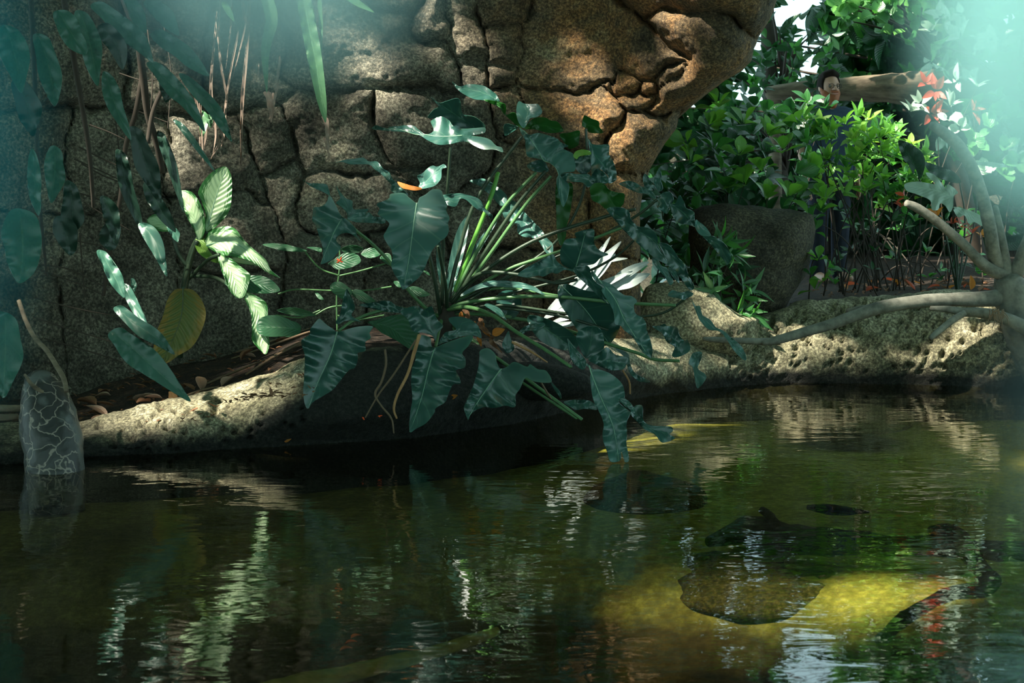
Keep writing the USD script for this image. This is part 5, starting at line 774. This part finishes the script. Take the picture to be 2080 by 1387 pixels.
# ---------------------------------------------------------------- trees overhead, outside the frame: their crowns shade the place and let the sun through in patches
SUNLIT = [(230, 885, 9.4, .16), (330, 860, 9.5, .2), (440, 850, 9.5, .2), (560, 835, 9.5, .10), (200, 830, 10, .09), (330, 798, 10.2, .1), (470, 702, 10.4, .12), (190, 520, 10.6, .08), (195, 575, 10.6, .08), (180, 480, 10.6, .05), (330, 372, 10.9, .07), (375, 350, 10.9, .1), (418, 300, 9.9, .15), (435, 210, 9.9, .14), (495, 160, 9.9, .16),
    (560, 380, 11.1, .11), (640, 240, 11.1, .09), (560, 300, 11.1, .04), (880, 12, 11.3, .11), (815, 195, 11.3, .06), (720, 150, 11.2, .05), (1505, 20, 10.8, .06), (1485, 55, 10.9, .05), (430, 410, 10.1, .20), (470, 505, 9.95, .18), (398, 430, 10.05, .13), (515, 555, 9.8, .10), (530, 650, 9.75, .09),
    (1165, 600, 11, .18), (1220, 520, 11, .14), (1120, 585, 11.1, .08), (1290, 565, 11, .09), (1545, 735, 12.0, .11), (1570, 700, 12.1, .12), (2010, 705, 12.2, .16), (1950, 720, 12.2, .12), (1700, 680, 12.1, .08), (1260, 690, 10.9, .06), (1480, 250, 12.8, .12), (1560, 265, 12.8, .2), (1540, 350, 12.8, .16), (1610, 330, 12.9, .2), (1545, 400, 12.7, .12), (1440, 320, 12.8, .1), (1660, 250, 13.3, .25), (1700, 240, 13.3, .4), (1760, 280, 13.3, .55), (1820, 320, 13.3, .45), (1870, 370, 13.3, .3), (1660, 300, 13.2, .35), (1700, 340, 13.2, .3), (1780, 350, 13.2, .3),
    (1680, 565, 12.6, .14), (1940, 170, 14, .3), (1900, 230, 14, .25), (1955, 465, 12.7, .14), (1920, 405, 12.5, .22), (1950, 612, 11.6, .07), (1850, 585, 13, .12), (1960, 590, 13, .12), (1720, 1200, 7.2, .05), (1840, 1190, 7.25, .10), (1780, 1222, 7.1, .05), (1900, 1170, 7.3, .05),
    (1760, 20, 15.5, .4), (1830, 60, 15.5, .25), (2060, 60, 9.5, .6), (2180, 90, 9.5, .9), (2080, 330, 9.5, .5), (2180, 400, 9.5, .8), (700, 100, 9.5, .2), (2000, 300, 13.9, .3), (1450, 560, 12, .15), (1500, 600, 12.0, .1)]
SUNLIT += [(470, -40, 6.0, .22), (640, -40, 6.0, .22)]
tg = np.array([P(a, b, c) for a, b, c, _ in SUNLIT]); tr_ = np.array([d for *_, d in SUNLIT])
cr = np.random.default_rng(101)
FEET = [np.array([-8.6, 3.5, -.3]), np.array([7.9, 2.5, -.3]), np.array([-.8, -5.0, -.3])]
cents = []
while len(cents) < 24000:
    p = np.array([cr.uniform(-9.5, 6.0), cr.uniform(-1.0, 15.0), cr.uniform(5.7, 7.6)])
    d = p - tg; along = d @ SUN; dist = np.linalg.norm(d - along[:, None] * SUN, axis=1)
    if (dist < tr_ + .22).any(): continue
    cents.append(p)
while len(cents) < 33000:                              # the crowns droop to the ground left, right and behind the viewer
    k = cr.random(); z = 7.0 * cr.random() ** .8 + .2
    if k < .34: p = np.array([cr.uniform(-9.4, -8.0), cr.uniform(-5, 13.0), z])
    elif k < .62: p = np.array([cr.uniform(7.6, 9.0), cr.uniform(-5, 13.0), z])
    else: p = np.array([cr.uniform(-9, 9), cr.uniform(-6.5, -5.0), z])
    d = p - tg; along = d @ SUN; dist = np.linalg.norm(d - along[:, None] * SUN, axis=1)
    if not ((dist < tr_ + .22) & (along > 0)).any(): cents.append(p)
# gaps between the crowns' leaves over what the photograph shows in shade are closed by further leaves, lying square to the sun
sx = unit(np.cross(SUN, [0, 0, 1.0])); sy = np.cross(SUN, sx)
def lattice(x0, x1, y0, y1, Y, s=22): return P(*[g.ravel() for g in np.meshgrid(np.arange(x0, x1, s), np.arange(y0, y1, s))], Y)
scene = np.vstack([W[::5, ::5].reshape(-1, 3), B[3:, ::6].reshape(-1, 3), np.stack([bx, by, bz], -1)[(by > 4.5) & (np.abs(bx) < 4)], lattice(560, 1540, 160, 900, 9.6), lattice(900, 1540, 160, 800, 10.2), lattice(-40, 600, -40, 800, 9.0), lattice(-40, 600, -40, 800, 9.8), lattice(1380, 2100, 150, 620, 12.8), lattice(1380, 2100, 380, 620, 13.6), lattice(1500, 2100, -40, 620, 15.2), lattice(1500, 2100, -40, 620, 17.0)])
scene = scene[(scene[:, 2] > -1) & (scene[:, 2] < 4)]
cr.shuffle(scene); fill = {}; extra = []
for p in scene:
    d = p - tg; along = d @ SUN; dist = np.linalg.norm(d - along[:, None] * SUN, axis=1)
    if (dist < tr_ + .22).any(): continue
    a, b = p @ sx, p @ sy; key = (round(a / .2), round(b / .2))
    if any((a - u) ** 2 + (b - w) ** 2 < .17 ** 2 for i in (-1, 0, 1) for j in (-1, 0, 1) for u, w in fill.get((key[0] + i, key[1] + j), ())): continue
    fill.setdefault(key, []).append((a, b)); q = p + SUN * ((cr.uniform(5.8, 7.4) - p[2]) / SUN[2])
    extra.append(q)
cents = np.array(cents); extra = np.array(extra); eown = np.argmin([np.linalg.norm((extra - f)[:, :2], axis=1) for f in FEET], axis=0); own = np.argmin([np.linalg.norm((cents - f)[:, :2], axis=1) for f in FEET], axis=0)
for i, (f, lab) in enumerate(zip(FEET, ('big tree left of the pond whose crown shades the rock wall', 'big tree right of the pond whose crown shades the water', 'big tree behind the viewer whose crown roofs the pond'))):
    o = thing('shade_tree', lab, 'tree', f); mine = cents[own == i]; c0 = np.array([*(f[:2] * .75 + mine.mean(0)[:2] * .25), 5.2])
    obj('trunk', tube([f, (f + c0) / 2 + [.1, .1, 0], c0], [.3, .24, .16], sides=14, rough=.1, seed=i), 'grey_bark', o, smooth=True)
    ls = []
    for p in mine:
        ls.append(put(blade(cr.uniform(.36, .5), cr.uniform(.24, .32), 'ovate', .2, .2, n=4), p, unit([cr.normal(), cr.normal(), cr.normal() * .35]), up=unit([cr.normal() * .4, cr.normal() * .4, 1])))
    for p in extra[eown == i]: ls.append(put(blade(.46, .42, 'round', .05, .05, n=4), p - sx * .2, sx, up=SUN))
    j = join(ls); obj('foliage', j[:2], 'bush_mid', o, smooth=True, uv=j[2], kind='stuff')
    bs = [tube([c0 - [0, 0, .1], (c0 + p) / 2 + [0, 0, .3], p + [0, 0, .1]], [.07, .04, .012], sides=6) for p in mine[::60] if not (np.linalg.norm(np.cross(p - tg, SUN), axis=1) < tr_ + .2).any()]
    obj('boughs', join(bs), 'grey_bark', o, smooth=True, kind='stuff')

# ---------------------------------------------------------------- drifting mist
def mist(label, c, radii, density, seed, col=(.45, .93, .88)):
    n = {'g': ('geometry', {}), 's': ('vector_math', {'math_type': 'subtract', 'vector2': tuple(c)}), 'd': ('vector_math', {'math_type': 'divide', 'vector2': tuple(radii)}), 'l': ('vector_math', {'math_type': 'length'}),
         'r': ('map_range', {'range_type': 'smoothstep', 'from_min': 1.0, 'from_max': 0.0, 'to_min': 0.0, 'to_max': density, 'clamp': True}), 'v': ('principled_volume', {'color': col, 'anisotropy': 0.15})}
    mat(f'mist_{seed}', n, [('g.position', 's.vector1'), ('s.vector', 'd.vector1'), ('d.vector', 'l.vector1'), ('l.value', 'r.value'), ('r.result', 'v.density')], surface=None, volume='v.volume')
    s = trimesh.creation.icosphere(3); tag(obj('mist', (np.array(s.vertices) * radii + c, s.faces), f'mist_{seed}', smooth=True), label, 'mist', kind='stuff')
mist('bright pale teal mist drifting at the upper right', P(2230, 30, 9.6), (1.2, 1.6, 1.45), 2.0, 1, (.40, .90, .90))
mist('thin grey mist over the water at the lower right', P(2280, 900, 6.8), (.7, 1.0, 1.0), .4, 2, (.6, .85, .8))
mist('dark teal mist drifting down the left side', P(-90, 220, 7.2), (.46, 1.0, 1.7), .6, 3, (.06, .62, .68))
mist('teal mist hanging at the top among the strap leaves', P(540, -90, 6.0), (.78, 1.0, .56), 1.5, 4, (.50, .93, .93))
